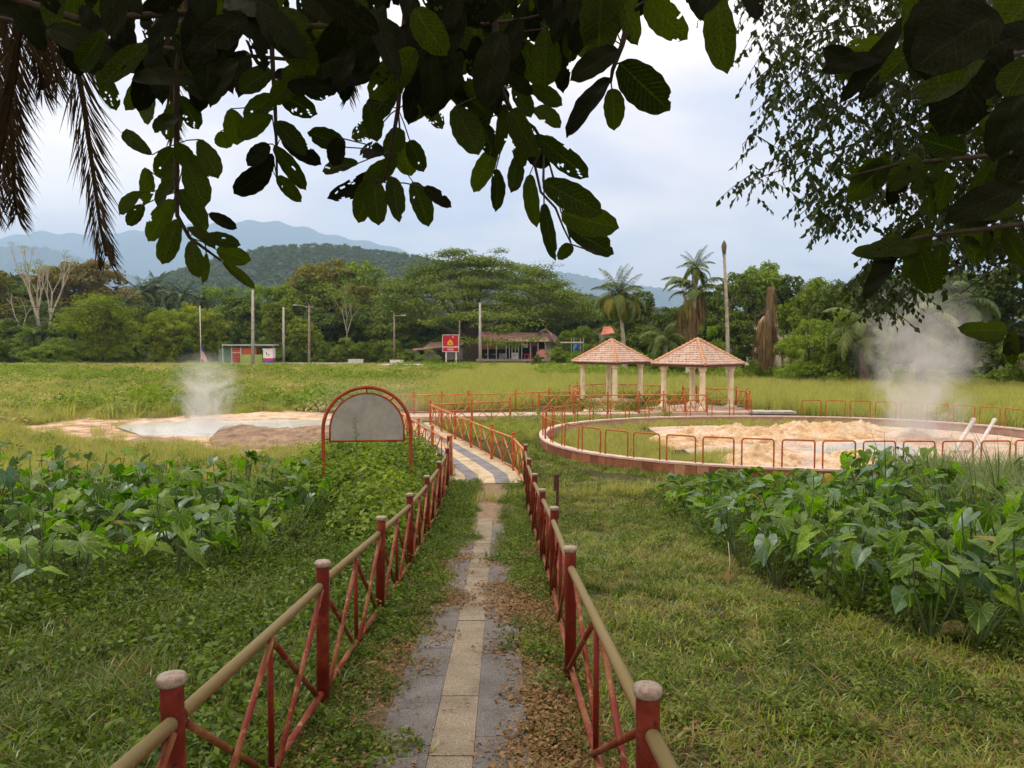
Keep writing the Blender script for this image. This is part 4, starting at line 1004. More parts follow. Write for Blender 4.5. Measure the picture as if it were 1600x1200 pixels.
# ---- palms ------------------------------------------------------------------------
def frond_data(name, L, n, droop, leafL, m, hang=.6, seed=0, vee=.5, width=.05, base=.12, rr=.03):
    rng = np.random.default_rng(seed); mb = MB()
    pts = []; 
    for i in range(11):
        u = i / 10; a = .9 - droop * u * 1.15
        pts.append(None)
    x = z = 0; pts = [Vector((0, 0, 0))]; 
    for i in range(10):
        u = (i + .5) / 10; a = .95 - droop * u ** 1.1 * 1.3
        x += L / 10 * math.cos(a); z += L / 10 * math.sin(a); pts.append(Vector((x, 0, z)))
    mb.tube(pts, [rr * (1 - .85 * i / 10) for i in range(11)], 4, cap=False)
    nb = len(mb.f)
    A = np.array([list(p) for p in pts]); us = np.linspace(base, .99, n)
    Pp = []; Dd = []; Nn = []; Ll = []
    for u in us:
        k = min(int(u * 10), 9); f = u * 10 - k; p = A[k] * (1 - f) + A[k + 1] * f; t = nrm((A[k + 1] - A[k])[None])[0]
        for s in (-1, 1):
            prof = math.sin(PI * min(1, .12 + .88 * u ** .8)) ** .6 + .12
            d = nrm((t * (.45 + .5 * u) + np.array([0, s, 0]) * 1.0 + np.array([0, 0, -hang + vee * .3]) + rng.normal(size=3) * .12)[None])[0]
            Pp.append(p); Dd.append(d); Nn.append(np.array([0, 0, 1.]) - .3 * s * np.array([0, 1, 0])); Ll.append(leafL * prof * rng.uniform(.85, 1.1))
    Pp, Dd, Nn, Ll = map(np.array, (Pp, Dd, Nn, Ll))
    # each leaflet: two segments, the outer one hanging more
    S = nrm(np.cross(Dd, Nn)); w_ = width
    a = Pp - S * w_ * .5; b_ = Pp + S * w_ * .5; mid = Pp + Dd * Ll[:, None] * .55; D2 = nrm(Dd + np.array([0, 0, -hang])); tip = mid + D2 * Ll[:, None] * .45
    V = np.stack([a, b_, mid + S * w_ * .55, mid - S * w_ * .55, tip], 1).reshape(-1, 3)
    i = np.arange(len(Pp)) * 5
    Fq = [tuple(x) for x in np.stack([i, i + 1, i + 2, i + 3], 1)] + [tuple(x) for x in np.stack([i + 3, i + 2, i + 4], 1)]
    o = len(mb.v); VV = mb.v + [tuple(v) for v in V.tolist()]; FF = mb.f + [tuple(int(q) + o for q in f) for f in Fq]
    T = np.concatenate([np.full(nb, .6), np.tile(rng.random(len(Pp)), 2)])
    return mk(name, VV, FF, m, attrs={'tint': ('FACE', T)}, data_only=True)
COCO = [frond_data('frond', 4.6, 52, d, 1.0, M['frond'], .7, i, width=.085) for i, d in enumerate((.7, 1.2, 1.7, 2.0))]
COCOY = frond_data('frond', 4.4, 48, 2.1, .95, M['frondyel'], .8, 9, width=.085)
COCOD = frond_data('dead_frond', 4.2, 40, 2.5, .8, M['shag'], 1.0, 10, width=.08)
OIL = [frond_data('frond', 5.0, 34, d, .9, M['oilfrond'], .5, 20 + i, width=.13) for i, d in enumerate((.6, 1.1, 1.6, 2.0))]
def trunkmesh(h, lean, r0, r1, m='palebark', rings=True, seed=0):
    rg = random.Random(seed); k = 22; mb = MB()
    pts = []; rad = []
    for i in range(k):
        u = i / (k - 1); pts.append(Vector((lean[0] * u ** 1.6, lean[1] * u ** 1.6, h * u))); rad.append((r0 * (1 - u) + r1 * u) * (1 + (.35 * (1 - u * 8) if u < .12 else 0)) * (1 + .05 * (i % 2)))
    mb.tube(pts, rad, 9); return mb, pts[-1]
def palm(px, top, base_px, D, label, fr=COCO, n=22, fs=1.0, lean=(0, 0), r=.17, extra=(), nm='palm_tree', group=None, elev=(.75, -.9), barkm='palebark', crownh=0):
    b_ = P(px, base_px, D); z0 = float(H(b_.x, D)); h = P(px, top, D).z - z0
    t = empty(nm, (b_.x, D, z0), 0, label, 'palm tree', group)
    mb, tp = trunkmesh(h, lean, r * 1.3, r); mb.build('trunk', M[barkm], t, True)
    for i in range(n):
        u = i / max(1, n - 1); me = fr[min(len(fr) - 1, int(u * len(fr)))]
        el = elev[0] + (elev[1] - elev[0]) * u + R.uniform(-.12, .12)
        ob('frond', me, t, loc=tp + Vector((0, 0, -.25 * u)), rot=(R.uniform(-.2, .2), -el + .1, i * 2.4 + R.uniform(-.2, .2)), scl=fs * R.uniform(.85, 1.1))
    for me, k, el, sc_ in extra:
        for i in range(k): ob('frond' if me is COCOY else 'dead_frond', me, t, loc=tp + Vector((0, 0, -.4)), rot=(R.uniform(-.2, .2), -el + R.uniform(-.2, .2), R.uniform(0, 6.28)), scl=fs * sc_ * R.uniform(.8, 1.1))
    return t, tp

# ---- GN scatter --------------------------------------------------------------------
def scatter(name, pts, rot, scl, idx, protos, kind='stuff', seed=0):
    col = bpy.data.collections.new(name + '_kinds')
    for i, me in enumerate(protos):
        o = bpy.data.objects.new(f'{name}_piece.{i:03d}', me); col.objects.link(o)
    me = bpy.data.meshes.new(name); pts = np.asarray(pts, np.float32); n = len(pts)
    me.vertices.add(n); me.vertices.foreach_set('co', pts.ravel())
    a = me.attributes.new('rot', 'FLOAT_VECTOR', 'POINT'); a.data.foreach_set('vector', np.asarray(rot, np.float32).ravel())
    a = me.attributes.new('scl', 'FLOAT', 'POINT'); a.data.foreach_set('value', np.asarray(scl, np.float32))
    a = me.attributes.new('idx', 'INT', 'POINT'); a.data.foreach_set('value', np.asarray(idx, np.int32))
    me.update()
    o = ob(name, me); tag(o, kind=kind)
    ng = bpy.data.node_groups.new(name, 'GeometryNodeTree')
    ng.interface.new_socket('Geometry', in_out='INPUT', socket_type='NodeSocketGeometry'); ng.interface.new_socket('Geometry', in_out='OUTPUT', socket_type='NodeSocketGeometry')
    nn, ll = ng.nodes, ng.links
    gi = nn.new('NodeGroupInput'); go = nn.new('NodeGroupOutput'); ci = nn.new('GeometryNodeCollectionInfo'); ci.inputs['Collection'].default_value = col
    ci.inputs['Separate Children'].default_value = True; ci.inputs['Reset Children'].default_value = True
    ip = nn.new('GeometryNodeInstanceOnPoints'); ip.inputs['Pick Instance'].default_value = True
    def na(nm, ty):
        q = nn.new('GeometryNodeInputNamedAttribute'); q.data_type = ty; q.inputs['Name'].default_value = nm; return q.outputs['Attribute']
    er = nn.new('FunctionNodeEulerToRotation'); ll.new(na('rot', 'FLOAT_VECTOR'), er.inputs[0])
    ll.new(gi.outputs[0], ip.inputs['Points']); ll.new(ci.outputs[0], ip.inputs['Instance']); ll.new(na('idx', 'INT'), ip.inputs['Instance Index'])
    ll.new(er.outputs[0], ip.inputs['Rotation']); ll.new(na('scl', 'FLOAT'), ip.inputs['Scale']); ll.new(ip.outputs[0], go.inputs[0])
    md = o.modifiers.new('scatter', 'NODES'); md.node_group = ng
    return o
def scat(name, x, y, protos, s=(.7, 1.3), tilt=.12, z=None, dz=0.0):
    n = len(x); z = H(x, y) if z is None else z
    rot = np.stack([N.uniform(-tilt, tilt, n), N.uniform(-tilt, tilt, n), N.uniform(0, 6.28, n)], 1)
    return scatter(name, np.stack([x, y, z + dz], 1), rot, N.uniform(s[0], s[1], n), N.integers(0, len(protos), n), protos)

# ---- small plant pieces ----------------------------------------------------------
def blades(nm, n, rad, h, w, lean, m, seed, dry=0.0, seg=3):
    rn = np.random.default_rng(seed)
    a = rn.uniform(0, 6.28, n); r = rad * np.sqrt(rn.random(n)); p = np.stack([r * np.cos(a), r * np.sin(a), np.full(n, -.02)], 1)
    da = rn.uniform(0, 6.28, n); hh = rn.uniform(h[0], h[1], n); le = rn.uniform(lean[0], lean[1], n) * hh
    d = np.stack([np.cos(da), np.sin(da), np.zeros(n)], 1); s = np.stack([-np.sin(da), np.cos(da), np.zeros(n)], 1)
    rows = []
    for k in range(seg + 1):
        u = k / seg; c = p + d * (le * u ** 2)[:, None] + np.array([0, 0, 1.]) * (hh * (u - .22 * u ** 3 * np.minimum(le / hh, 2)))[:, None]
        ww = (w * rn.uniform(.7, 1.3, n) * (1 - u ** 1.8) * .5 + .0004)[:, None]
        rows += [c - s * ww, c + s * ww]
    V = np.stack(rows, 1); k = 2 * (seg + 1); i = np.arange(n)[:, None] * k
    Fc = np.concatenate([i + np.array([[2 * q, 2 * q + 1, 2 * q + 3, 2 * q + 2]]) for q in range(seg)])
    t = rn.random(n); T = np.tile(t, seg); ml = m if isinstance(m, list) else [m]
    mi = np.tile((rn.random(n) < dry).astype(int), seg)
    return mk(nm, V.reshape(-1, 3), Fc, ml, attrs={'tint': ('FACE', T)}, midx=mi if len(ml) > 1 else None, data_only=True)
def bushlet(nm, n, rad, h, ls, m, seed, asp=.55, up=.5, stems=0):
    rn = np.random.default_rng(seed)
    a = rn.uniform(0, 6.28, n); r = rad * np.sqrt(rn.random(n)); z = h * (rn.random(n) ** .75) * (1 - .5 * (r / rad) ** 2)
    p = np.stack([r * np.cos(a), r * np.sin(a), z], 1)
    nm_ = nrm(np.stack([np.cos(a) * .5, np.sin(a) * .5, np.full(n, up + .5)], 1) + rn.normal(size=(n, 3)) * .4)
    dr = np.cross(nm_, nrm(rn.normal(size=(n, 3)))); s = ls * rn.uniform(.6, 1.35, n)
    V, Fc, T = leaves(p, dr, nm_, s, s * asp, rn.random(n)); return mk(nm, V, Fc, m, attrs={'tint': ('FACE', T)}, data_only=True)
LAWN = [blades('lawn_tuft', 30, .12, (.035, .10), .010, (.5, 1.9), [M['lawn'], M['dry']], 30 + i, .16) for i in range(4)]
LAWNK = [blades('dark_lawn_tuft', 22, .12, (.04, .12), .014, (.5, 1.7), [M['weed'], M['dry']], 35 + i, .1) for i in range(3)]
LAWND = [blades('dry_tuft', 28, .12, (.03, .10), .009, (.5, 1.8), [M['dry'], M['lawn']], 40 + i, .35) for i in range(2)]
LONG = [blades('long_tuft', 26, .10, (.16, .42), .011, (.4, 1.2), [M['blade'], M['dry']], 50 + i, .12, 4) for i in range(4)]
SHORT = [blades('short_tuft', 26, .12, (.06, .2), .012, (.5, 1.5), [M['weed'], M['dry']], 60 + i, .12) for i in range(4)]
TALL = [blades('tall_tuft', 34, .35, (.5, 1.1), .022, (.2, .7), [M['field'], M['olive']], 70 + i, .3) for i in range(4)]
OLV = [blades('olive_tuft', 34, .3, (.2, .6), .016, (.2, .8), [M['olive'], M['field']], 80 + i, .35) for i in range(4)]
WEED = [bushlet('weed_clump', 46, .16, .16, .05, M['weed'], 90 + i) for i in range(4)]
WEEDP = [bushlet('pale_weed_clump', 46, .16, .14, .05, M['weedpale'], 95 + i) for i in range(2)]
UNDER = [bushlet('undergrowth_clump', 90, .26, .36, .06, M['weed'], 100 + i) for i in range(4)]
BUSHS = [bushlet('leafy_clump', 160, .5, .75, .10, M[('bushlight', 'tree_mid', 'weed')[i]], 110 + i) for i in range(3)] + [bushlet('leafy_clump', 160, .5, .7, .09, M['tree_mid'], 115 + i) for i in range(2)]
FB = [bushlet('field_shrub', 200, 1.1, .7, .20, M[k], 120 + i) for i, k in enumerate(('weedpale', 'bushlight', 'weedpale', 'olive', 'olive'))]
def litterp(seed, n=26, rad=.16):
    rn = np.random.default_rng(seed); p = np.stack([rn.uniform(-rad, rad, n), rn.uniform(-rad, rad, n), rn.uniform(.004, .035, n)], 1)
    nm_ = nrm(np.array([0, 0, 1.]) + rn.normal(size=(n, 3)) * .35); dr = np.cross(nm_, nrm(rn.normal(size=(n, 3)))); s = .045 * rn.uniform(.4, 1.2, n)
    V, Fc, T = leaves(p, dr, nm_, s, s * .5, rn.random(n)); return mk('litter_patch', V, Fc, M['litter'], attrs={'tint': ('FACE', T)}, data_only=True)
LIT = [litterp(i) for i in (130, 131, 132, 133)]
# ================================================================== GROUND COVER
def sel(x, y, k): return x[k], y[k]
def noisy(x, y, s, seed, lo): return vnoise(x, y, s, seed) > lo
PATHX = lambda y: -.385 - .0135 * (y - 5)
def offpath(x, y, lo, hi): return (x < PATHX(y) - lo) | (x > PATHX(y) + hi) | (y > 19.3)
# lawn to the right of the path
L_R = [(.55, 1.2), (9, 1.2), (12, 8), (8.5, 14), (6, 18.4), (2.2, 20), (1.1, 24), (1.5, 34), (-.1, 34), (.2, 21), (.48, 17)]
TARO_R = gpoly([(1040, 790), (1110, 850), (1185, 905), (1290, 950), (1400, 990), (1500, 1020), (1620, 1050)]) + [(13, 8), (15.5, 15.5), (14, 18), (8, 18.6), (5.2, 18.9), (3.9, 18.2)]
x, y = sample(L_R, 150); k = ~inpoly(x, y, TARO_R) | (N.random(len(x)) < .15); k &= (N.random(len(x)) < np.clip(1.5 - y / 22, .35, 1)); x, y = sel(x, y, k)
d = (vnoise(x, y, 1.1, 3) + .7 * N.random(len(x))) > .62
dk = (vnoise(x, y, .55, 31) + .5 * vnoise(x, y, 2.1, 33) + .9 * N.random(len(x))) > .75
bald = (vnoise(x, y, 1.7, 41) + .4 * vnoise(x, y, 4.3, 43) > .42) & (N.random(len(x)) < .75)
k = ~d & ~dk & ~bald; scat('lawn_grass', x[k], y[k], LAWN, (.5, 1.4), .3)
k = dk & ~d & ~bald; scat('dark_lawn_grass', x[k], y[k], LAWNK, (.5, 1.4), .3)
d &= ~bald
scat('dry_grass', x[d], y[d], LAWND + LAWN[:1], (.6, 1.3), .3)
k = (y < 7) & (N.random(len(x)) < .05); scat('dead_straw', *sel(x, y, k), [blades('straw_wisp', 14, .14, (.02, .09), .008, (1.0, 3.0), M['dry'], 190 + i) for i in range(2)], (.7, 1.6), .3)
k = noisy(x, y, .8, 8, .05) & (N.random(len(x)) < .17); scat('lawn_weeds', *sel(x, y, k), WEED + WEEDP, (.35, 1.0), .3)
k = N.random(len(x)) < .05; scat('lawn_leaf_litter', *sel(x, y, k), LIT, (.7, 1.3), .1)
# left of the railing: mixed grass and undergrowth
L_L = [(-1.3, 1.5), (-9, 1.5), (-13, 8), (-14, 18), (-9, 23), (-2.2, 23), (-1.6, 20), (-1.45, 12)]
TARO_L = gpoly([(-40, 960), (60, 990), (180, 965), (330, 935), (420, 870), (500, 810), (520, 770)]) + [(-4.2, 17.5), (-7, 18.6), (-15, 18.6), (-14, 10)]
x, y = sample(L_L, 110); inT = inpoly(x, y, TARO_L)
fr_ = (~inT) & (y < 10)
k = fr_ & (N.random(len(x)) < np.where(noisy(x, y, .6, 61, .1), .35, .8)); scat('verge_grass', *sel(x, y, k), SHORT + LAWNK + LAWN[:1], (.6, 1.4), .3)
k = fr_ & (N.random(len(x)) < .16); scat('long_grass', *sel(x, y, k), LONG, (.35, .95), .3)
k = (~inT) & (N.random(len(x)) < np.where(noisy(x, y, .6, 61, .1), .5, np.where(y < 7, .12, .5)) * np.clip(1.1 + 1.2 * vnoise(x, y, 1.3, 65), .12, 1)); scat('verge_weeds', *sel(x, y, k), WEED + UNDER[:1], (.5, 1.25), .25)
k = inT & (N.random(len(x)) < .42); scat('undergrowth', *sel(x, y, k), UNDER, (.45, 1.25), .25)
k = inT & (N.random(len(x)) < .10); scat('long_grass_among_taro', *sel(x, y, k), LONG, (.6, 1.2), .2)
k = (~inT) & (N.random(len(x)) < .03); scat('verge_litter', *sel(x, y, k), LIT, (.7, 1.3), .1)
# strips beside the path
x, y = sample([(-1.55, 2), (.62, 2), (.45, 19.5), (-1.6, 19.5)], 260)
e0 = np.abs(x - PATHX(y)) - (.28 + .22 * vnoise(x, y, 1.6, 5) + .12 * vnoise(x, y, 4, 6) + np.clip((9.5 - y) * .03, -.02, .2) + .04)
beyond = y > 13.8
ed = np.where(beyond, np.abs(x - (-.46)) - (.30 + .12 * vnoise(x, y, 1.6, 4) + .08 * vnoise(x, y, 4, 9)), e0)
lush = noisy(x, y, .9, 12, -.15) | (x < PATHX(y) - .3) & noisy(x, y, .8, 14, -.5)
k = (ed > .06) & lush & (N.random(len(x)) < .34) & ((y > 4.2) | (x > .3) | (x < -1.2)); scat('path_edge_weeds', *sel(x, y, k), WEED + WEEDP[:1], (.35, .95), .3)
k = (ed > 0) & (N.random(len(x)) < np.where(y > 11, .55, .16)); scat('path_edge_grass', *sel(x, y, k), LAWN + SHORT[:2] + LAWND[:1], (.5, 1.1), .3)
k = (ed > -.10) & (y < 12.5) & (N.random(len(x)) < np.where(lush, .22, .8)); scat('path_leaf_litter', *sel(x, y, k), LIT, (.6, 1.3), .1, dz=.015)
x, y = sample([(-1.0, 2.4), (.3, 2.4), (.1, 14), (-.9, 14)], 30)
one = []
for s_ in (1, 2, 3):
    rn = np.random.default_rng(s_); V, Fc, T = leaves(np.zeros((1, 3)) + [[0, 0, .004]], np.array([[1, 0, .1]]), np.array([[.2, .1, 1.]]), .035, .014, rn.random(1)); one.append(mk('fallen_leaf', V, Fc, M['litter'], attrs={'tint': ('FACE', T)}, data_only=True))
scat('fallen_leaves_on_path', x, y, one, (.5, 1.4), .1, z=base_h(x, y), dz=.034)
# low bushes round the arched board and along the left railing
LB = gpoly([(470, 790), (520, 770), (640, 790), (690, 760), (690, 720), (640, 700), (560, 700), (470, 730), (430, 760)])
LB = [(-1.8, 10.5), (-1.8, 20.2), (-2.7, 23), (-3.6, 24.5), (-5.4, 24), (-5.4, 18), (-3.6, 16.5), (-2.6, 13)]
x, y = sample(LB, 15); k = (x < -2.0 - .15 * (y > 16)) ; x, y = sel(x, y, k)
scat('low_bushes', x, y, BUSHS, (.6, 1.45), .15)
x, y = sample([(-1.75, 5.5), (-1.65, 19), (-2.6, 19), (-2.5, 5.5)], 26); scat('railing_weeds', x, y, WEED + UNDER, (.6, 1.2), .2)
x, y = sample([(-1.62, 7.0), (-1.1, 7.0), (-1.15, 18), (-1.62, 18)], 30); scat('railing_foot_weeds', x, y, WEED, (.6, 1.3), .2)
# thin grass between taro, pool and bushes on the left
MIDL = [(-20, 18), (-4, 18), (-5, 24), (-4.2, 29), (-5.4, 34.5), (-10, 41), (-30, 45), (-34, 24)]
x, y = sample(MIDL, 20); sandy = sandm(x, y) > .5; k = ~sandy | (N.random(len(x)) < .04); k &= ~inpoly(x, y, pool)
scat('meadow_grass', *sel(x, y, k), OLV + LAWN[:1], (.45, 1.0), .2)
x, y = sample(MIDL, 2.0); k = ~(sandm(x, y) > .5) & noisy(x, y, .5, 9, .1); scat('meadow_weeds', *sel(x, y, k), BUSHS, (.3, .7), .2)
# far field, left: low shrubs and weeds up to the road
FL = [(-12, 38), (-26, 30), (-45, 36), (-150, 120), (-150, 127), (-6, 127), (-6, 60), (-7, 42)]
x, y = sample(FL, .62); k = ~(sandm(x, y) > .5) & (N.random(len(x)) < np.clip(1.25 - y / 150, .3, 1)); x, y = sel(x, y, k)
scat('field_shrubs', x, y, FB, (.35, 1.25), .15)
k = (vnoise(x, y, .09, 51) + .5 * N.random(len(x)) > .45); scat('field_bush_patches', x[k] + 1, y[k] + .7, BUSHS[3:] + FB[1:2], (.8, 1.9), .2)
x, y = sample(FL, 2.2); k = ~(sandm(x, y) > .5); x, y = sel(x, y, k); scat('field_grass_left', x, y, OLV, (.9, 1.9), .2)
# far field, centre and right: tall yellow-green grass
FC = [(-7, 41), (-6, 60), (-8, 126), (26, 126), (40, 96), (60, 76), (90, 70), (60, 40), (21, 29), (20, 34), (14, 39), (12.8, 44), (9, 50), (2, 48), (1, 42)]
x, y = sample(FC, 3.4); scat('tall_field_grass', x, y, TALL + OLV[:1], (.7, 1.15), .18)
x, y = sample(FC, 1.1); k = vnoise(x, y, .11, 71) + .6 * vnoise(x, y, .35, 73) > .25; scat('straw_grass', *sel(x, y, k), [blades('straw_tuft', 34, .35, (.5, 1.0), .022, (.2, .7), [M['dry'], M['olive']], 170 + i, .5) for i in range(2)], (.7, 1.2), .18)
x, y = sample(FL, .9); k = (vnoise(x, y, .10, 75) + .5 * vnoise(x, y, .4, 77) > .35) & ~(sandm(x, y) > .5); scat('straw_grass_left', *sel(x, y, k), [blades('straw_tuft', 34, .35, (.4, .9), .022, (.2, .7), [M['olive'], M['dry']], 175 + i, .5) for i in range(2)], (.8, 1.4), .18)
x, y = sample(FC, .35); k = noisy(x, y, .15, 20, .25); scat('field_weeds', *sel(x, y, k), FB, (.4, .8), .15)
x, y = sample([(2, 80), (40, 66), (60, 60), (60, 82), (24, 110), (4, 112)], 1.0); scat('broadleaf_crop', x, y, [bushlet('crop_clump', 90, .7, .9, .34, M['bushlight'], 140 + i) for i in range(3)], (.6, 1.2), .15)
x, y = sample([(2.6, 38.6), (9, 39.0), (12, 45), (10, 50), (2, 50)], 3); k = (np.hypot(x - 9.85, y - 40.8) > 2.3) & (np.hypot(x - 6, y - 46.2) > 2); scat('weeds_round_gazebos', *sel(x, y, k), BUSHS + OLV[:2], (.5, 1.0), .2)
x, y = sample([(-4.2, 34.6), (-3.3, 34.2), (0, 35.9), (3, 36), (8, 36.6), (9, 35.2), (4, 33.5), (1.3, 28), (-.4, 27), (-2.8, 32)], 9); k = ~inpoly(x, y, insand) & (polydist(x, y, [tuple(p[:2]) for p in arc[::12]]) > .35); scat('grass_beside_ring', *sel(x, y, k), OLV + BUSHS[:1] + LAWN[:1], (.4, .9), .2)
# inside the ring
x, y = sample(insand, 34); k = (x < X0 + .3 * np.sin(y * 2)) | (y > 32.4 + .3 * np.sin(x)); k |= (N.random(len(x)) < .02); x, y = sel(x, y, k); scat('grass_inside_ring', x, y, OLV + LAWN[:2] + LAWND[:1], (.4, .85), .2)
x, y = sample(gpoly([(1060, 735), (1090, 715), (1140, 712), (1160, 725), (1150, 740)]), 40); scat('grass_inside_ring.001', x, y, OLV, (.5, .9), .2)
x, y = sample([(-1, 17), (3.5, 19), (11, 19.2), (16, 19.6), (15, 18.6), (8, 18.2), (3.5, 17.8)], 22); k = ~inpoly(x, y, [tuple(ring(a, .25)[:2]) for a in np.linspace(0, 6.28, 60)]); scat('grass_along_ring', *sel(x, y, k), OLV + LAWN, (.4, .8), .2)
aa = N.uniform(PI * .75, PI * 1.85, 2600); kk = N.uniform(.16, 1.0, 2600); rp = np.array([tuple(ring(a, k_)[:2]) for a, k_ in zip(aa, kk)]); scat('grass_at_wall_foot', rp[:, 0], rp[:, 1], LAWN + LAWND[:1] + SHORT[:1], (.6, 1.25), .25)
# grass among the right-hand taro and the reeds behind it
x, y = sample(TARO_R, 26); scat('taro_undergrowth', x, y, UNDER + LONG[:3], (.6, 1.35), .2)
REED = [blades('reed_tuft', 44, .22, (.75, 1.4), .022, (.3, 1.1), M['blade'], 150 + i, seg=5) for i in range(3)]
RD = [tuple(P(px, 700, d)[:2]) for px, d in ((1400, 18.2), (1480, 12.5), (1640, 11), (1640, 18.4))]
x, y = sample(RD, 22); scat('reed_grass', x, y, REED, (.6, 1.08), .2)

# ---- taro ----------------------------------------------------------------------------
def taro_leaf(seed, m):
    rn = random.Random(seed); k = 20; out = []
    for i in range(k + 1):                                    # heart outline, sinus at the top, tip pointing along +X
        a = PI * (1 - i / k * 1.0)
        out.append(a)
    L = 1.0; pts = []
    prof = [(-.02, .0), (-.22, .10), (-.30, .22), (-.26, .33), (-.12, .41), (.05, .43), (.25, .40), (.45, .32), (.62, .23), (.8, .11), (.93, .03), (1.0, 0)]
    V = [(0, 0, 0)]; n = len(prof)
    cup = rn.uniform(.10, .25); dr = rn.uniform(.15, .4); wv = rn.uniform(.02, .05)
    def z(x, y, e): return cup * abs(y) - dr * max(x, 0) ** 2 - .08 * min(x, 0) ** 2 + e * wv * math.sin(9 * x + 5 * y + seed)
    for s in (1, -1):
        for f in (.55, 1.0):
            for x, y in prof: V.append((x * (f if f < 1 else 1), y * f * s, z(x * f, y * f, f) - .0))
    Fc = []
    for si, s in enumerate((1, -1)):
        a = 1 + si * 2 * n; b_ = a + n
        for i in range(n - 1):
            q = (a + i, b_ + i, b_ + i + 1, a + i + 1); t = (0, a + i, a + i + 1)
            Fc += [q if s < 0 else q[::-1], t if s < 0 else t[::-1]]
    t_ = rn.random(); T = [t_] * (len(Fc) // 2) + [max(0, t_ - .18)] * (len(Fc) - len(Fc) // 2)
    return mk('leaf', V, Fc, m, attrs={'tint': ('FACE', T)}, smooth=True, data_only=True)
TL = [taro_leaf(i, M['taro']) for i in range(7)] + [taro_leaf(i + 20, M['taroblue']) for i in range(3)] + [taro_leaf(50, M['taroyel'])]
stalk_me = []
for k_ in range(3):
    mb = MB(); bnd = .10 + .08 * k_
    mb.tube([(bnd * math.sin(PI * u * .6) * .8, 0, u) for u in np.linspace(0, 1, 6)], [.016 - .009 * u for u in np.linspace(0, 1, 6)], 5, cap=False); stalk_me.append((mb.build('stalk', M['stalk'], smooth=True, data_only=True), bnd * math.sin(PI * .6) * .8))
def taro(x, y, label, group, s=1.0, nl=None, hh=None, yel=.03, blue=.25):
    if x > 5.5: s *= 1.0 + min(.2, (x - 5.5) * .06)
    if 0 < x < .44 * y and y > 14.5: hh = R.uniform(.30, .52)
    t = empty('taro_plant', (x, y, float(H(x, y))), 0, label, 'taro plant', group)
    for i in range(nl or R.choice([4, 5, 5, 6])):
        a = R.uniform(0, 6.28); h = (hh or R.uniform(.42, .95)) * s * R.uniform(.8, 1.15); me, off = R.choice(stalk_me); lean = R.uniform(.02, .30)
        st = ob('stalk', me, t, rot=(0, lean, a), scl=(h, h, h))
        tip = Matrix.Rotation(a, 3, 'Z') @ Matrix.Rotation(lean, 3, 'Y') @ Vector((off * h, 0, h))
        q = R.random(); lm = TL[-1] if q < yel else (R.choice(TL[7:10]) if q < yel + blue else R.choice(TL[:7]))
        sz = R.uniform(.18, .33) * s
        ob('leaf', lm, t, loc=tip, rot=(R.uniform(-.4, .4), R.choice([R.uniform(-.35, .5), R.uniform(.0, .6), R.uniform(.3, 1.1)]), a + R.uniform(-.6, .6)), scl=(sz, sz * R.uniform(.9, 1.12), sz))
    return t
def spread(poly, n, dmin, cond=None):
    out = []; pn = np.array([p[:2] for p in poly]); lo, hi = pn.min(0), pn.max(0); tries = 0
    while len(out) < n and tries < n * 60:
        tries += 1; p = (R.uniform(lo[0], hi[0]), R.uniform(lo[1], hi[1]))
        if not inpoly(np.array([p[0]]), np.array([p[1]]), poly)[0]: continue
        if abs(p[0]) > .69 * p[1] + .5: continue
        if cond and not cond(*p): continue
        if all((p[0] - q[0]) ** 2 + (p[1] - q[1]) ** 2 > dmin ** 2 for q in out): out.append(p)
    return out
def where(x, y, lo, hi):
    u = (x / y - lo) / (hi - lo); return ['left end', 'left half', 'middle', 'right half', 'right end'][max(0, min(4, int(u * 5)))]
NUM = {4: 'four', 5: 'five', 6: 'six'}
for x, y in spread(TARO_L, 135, .38, lambda x, y: y > 10.8 or R.random() < .5):
    side, ln_ = ('back row', 'by the muddy bank') if y > 15.5 else (('upper middle', 'behind the front plants') if y > 13 else (('lower middle', 'over dark undergrowth') if y > 10.8 else ('front edge', 'standing sparse in the grass')))
    k = R.choice([4, 5, 5, 6]); big = R.random() < .5
    taro(x, y, f"{'large' if big else 'small'} taro plant, {NUM[k]} leaves, {where(x, y, -.72, -.18)} of left patch, {side}", 'taro plants in the left patch, ' + side, 1.2 if big else .95, nl=k, yel=.018, blue=.22)
for x, y in spread(TARO_R, 205, .34, lambda x, y: not (inpoly(np.array([x]), np.array([y]), RD)[0] and R.random() < .92)):
    side = 'back row by the wall' if y > 15.5 else ('upper middle' if y > 12.5 else ('lower middle' if y > 9.8 else 'lawn edge'))
    big = R.random() < .5; k = R.choice([4, 5, 5, 6])
    taro(x, y, f"{'large' if big else 'small'} taro plant, {NUM[k]} leaves, {where(x, y, .22, .67)} of right patch, {side}", 'taro plants in the right patch, ' + side, 1.08 if big else .85, nl=k, yel=.018, blue=.18)
# single tall reeds in front of the ring
def reed(px, top, D, label, n=7):
    a = P(px, top, D); z0 = float(H(a.x, a.y)); h = a.z - z0
    t = empty('tall_reed', (a.x, D, z0), 0, label, 'reed')
    for i in range(n):
        me = blades('blade', 1, .01, (h * R.uniform(.75, 1.0),) * 2, .035, (.1, .45), M['blade'], R.randrange(9999), seg=6); ob('blade', me, t, rot=(0, 0, R.uniform(0, 6)))
reed(1387, 655, 15, 'tall spray of reed blades standing before the steaming sand'); reed(1470, 668, 14, 'thick upright reed blade cluster above the taro leaves', 5)
reed(1566, 640, 13, 'tallest reed clump above the long grass at the right edge', 8); reed(1530, 690, 12, 'thin reed clump between the two tallest clumps', 6)
M['deadtaro'] = leafmat('dead_taro_leaf', (.40, .27, .14), (.55, .42, .26), .2, .8, .2, (1.2, 1.0, .7))
dl = taro_leaf(77, M['deadtaro'])
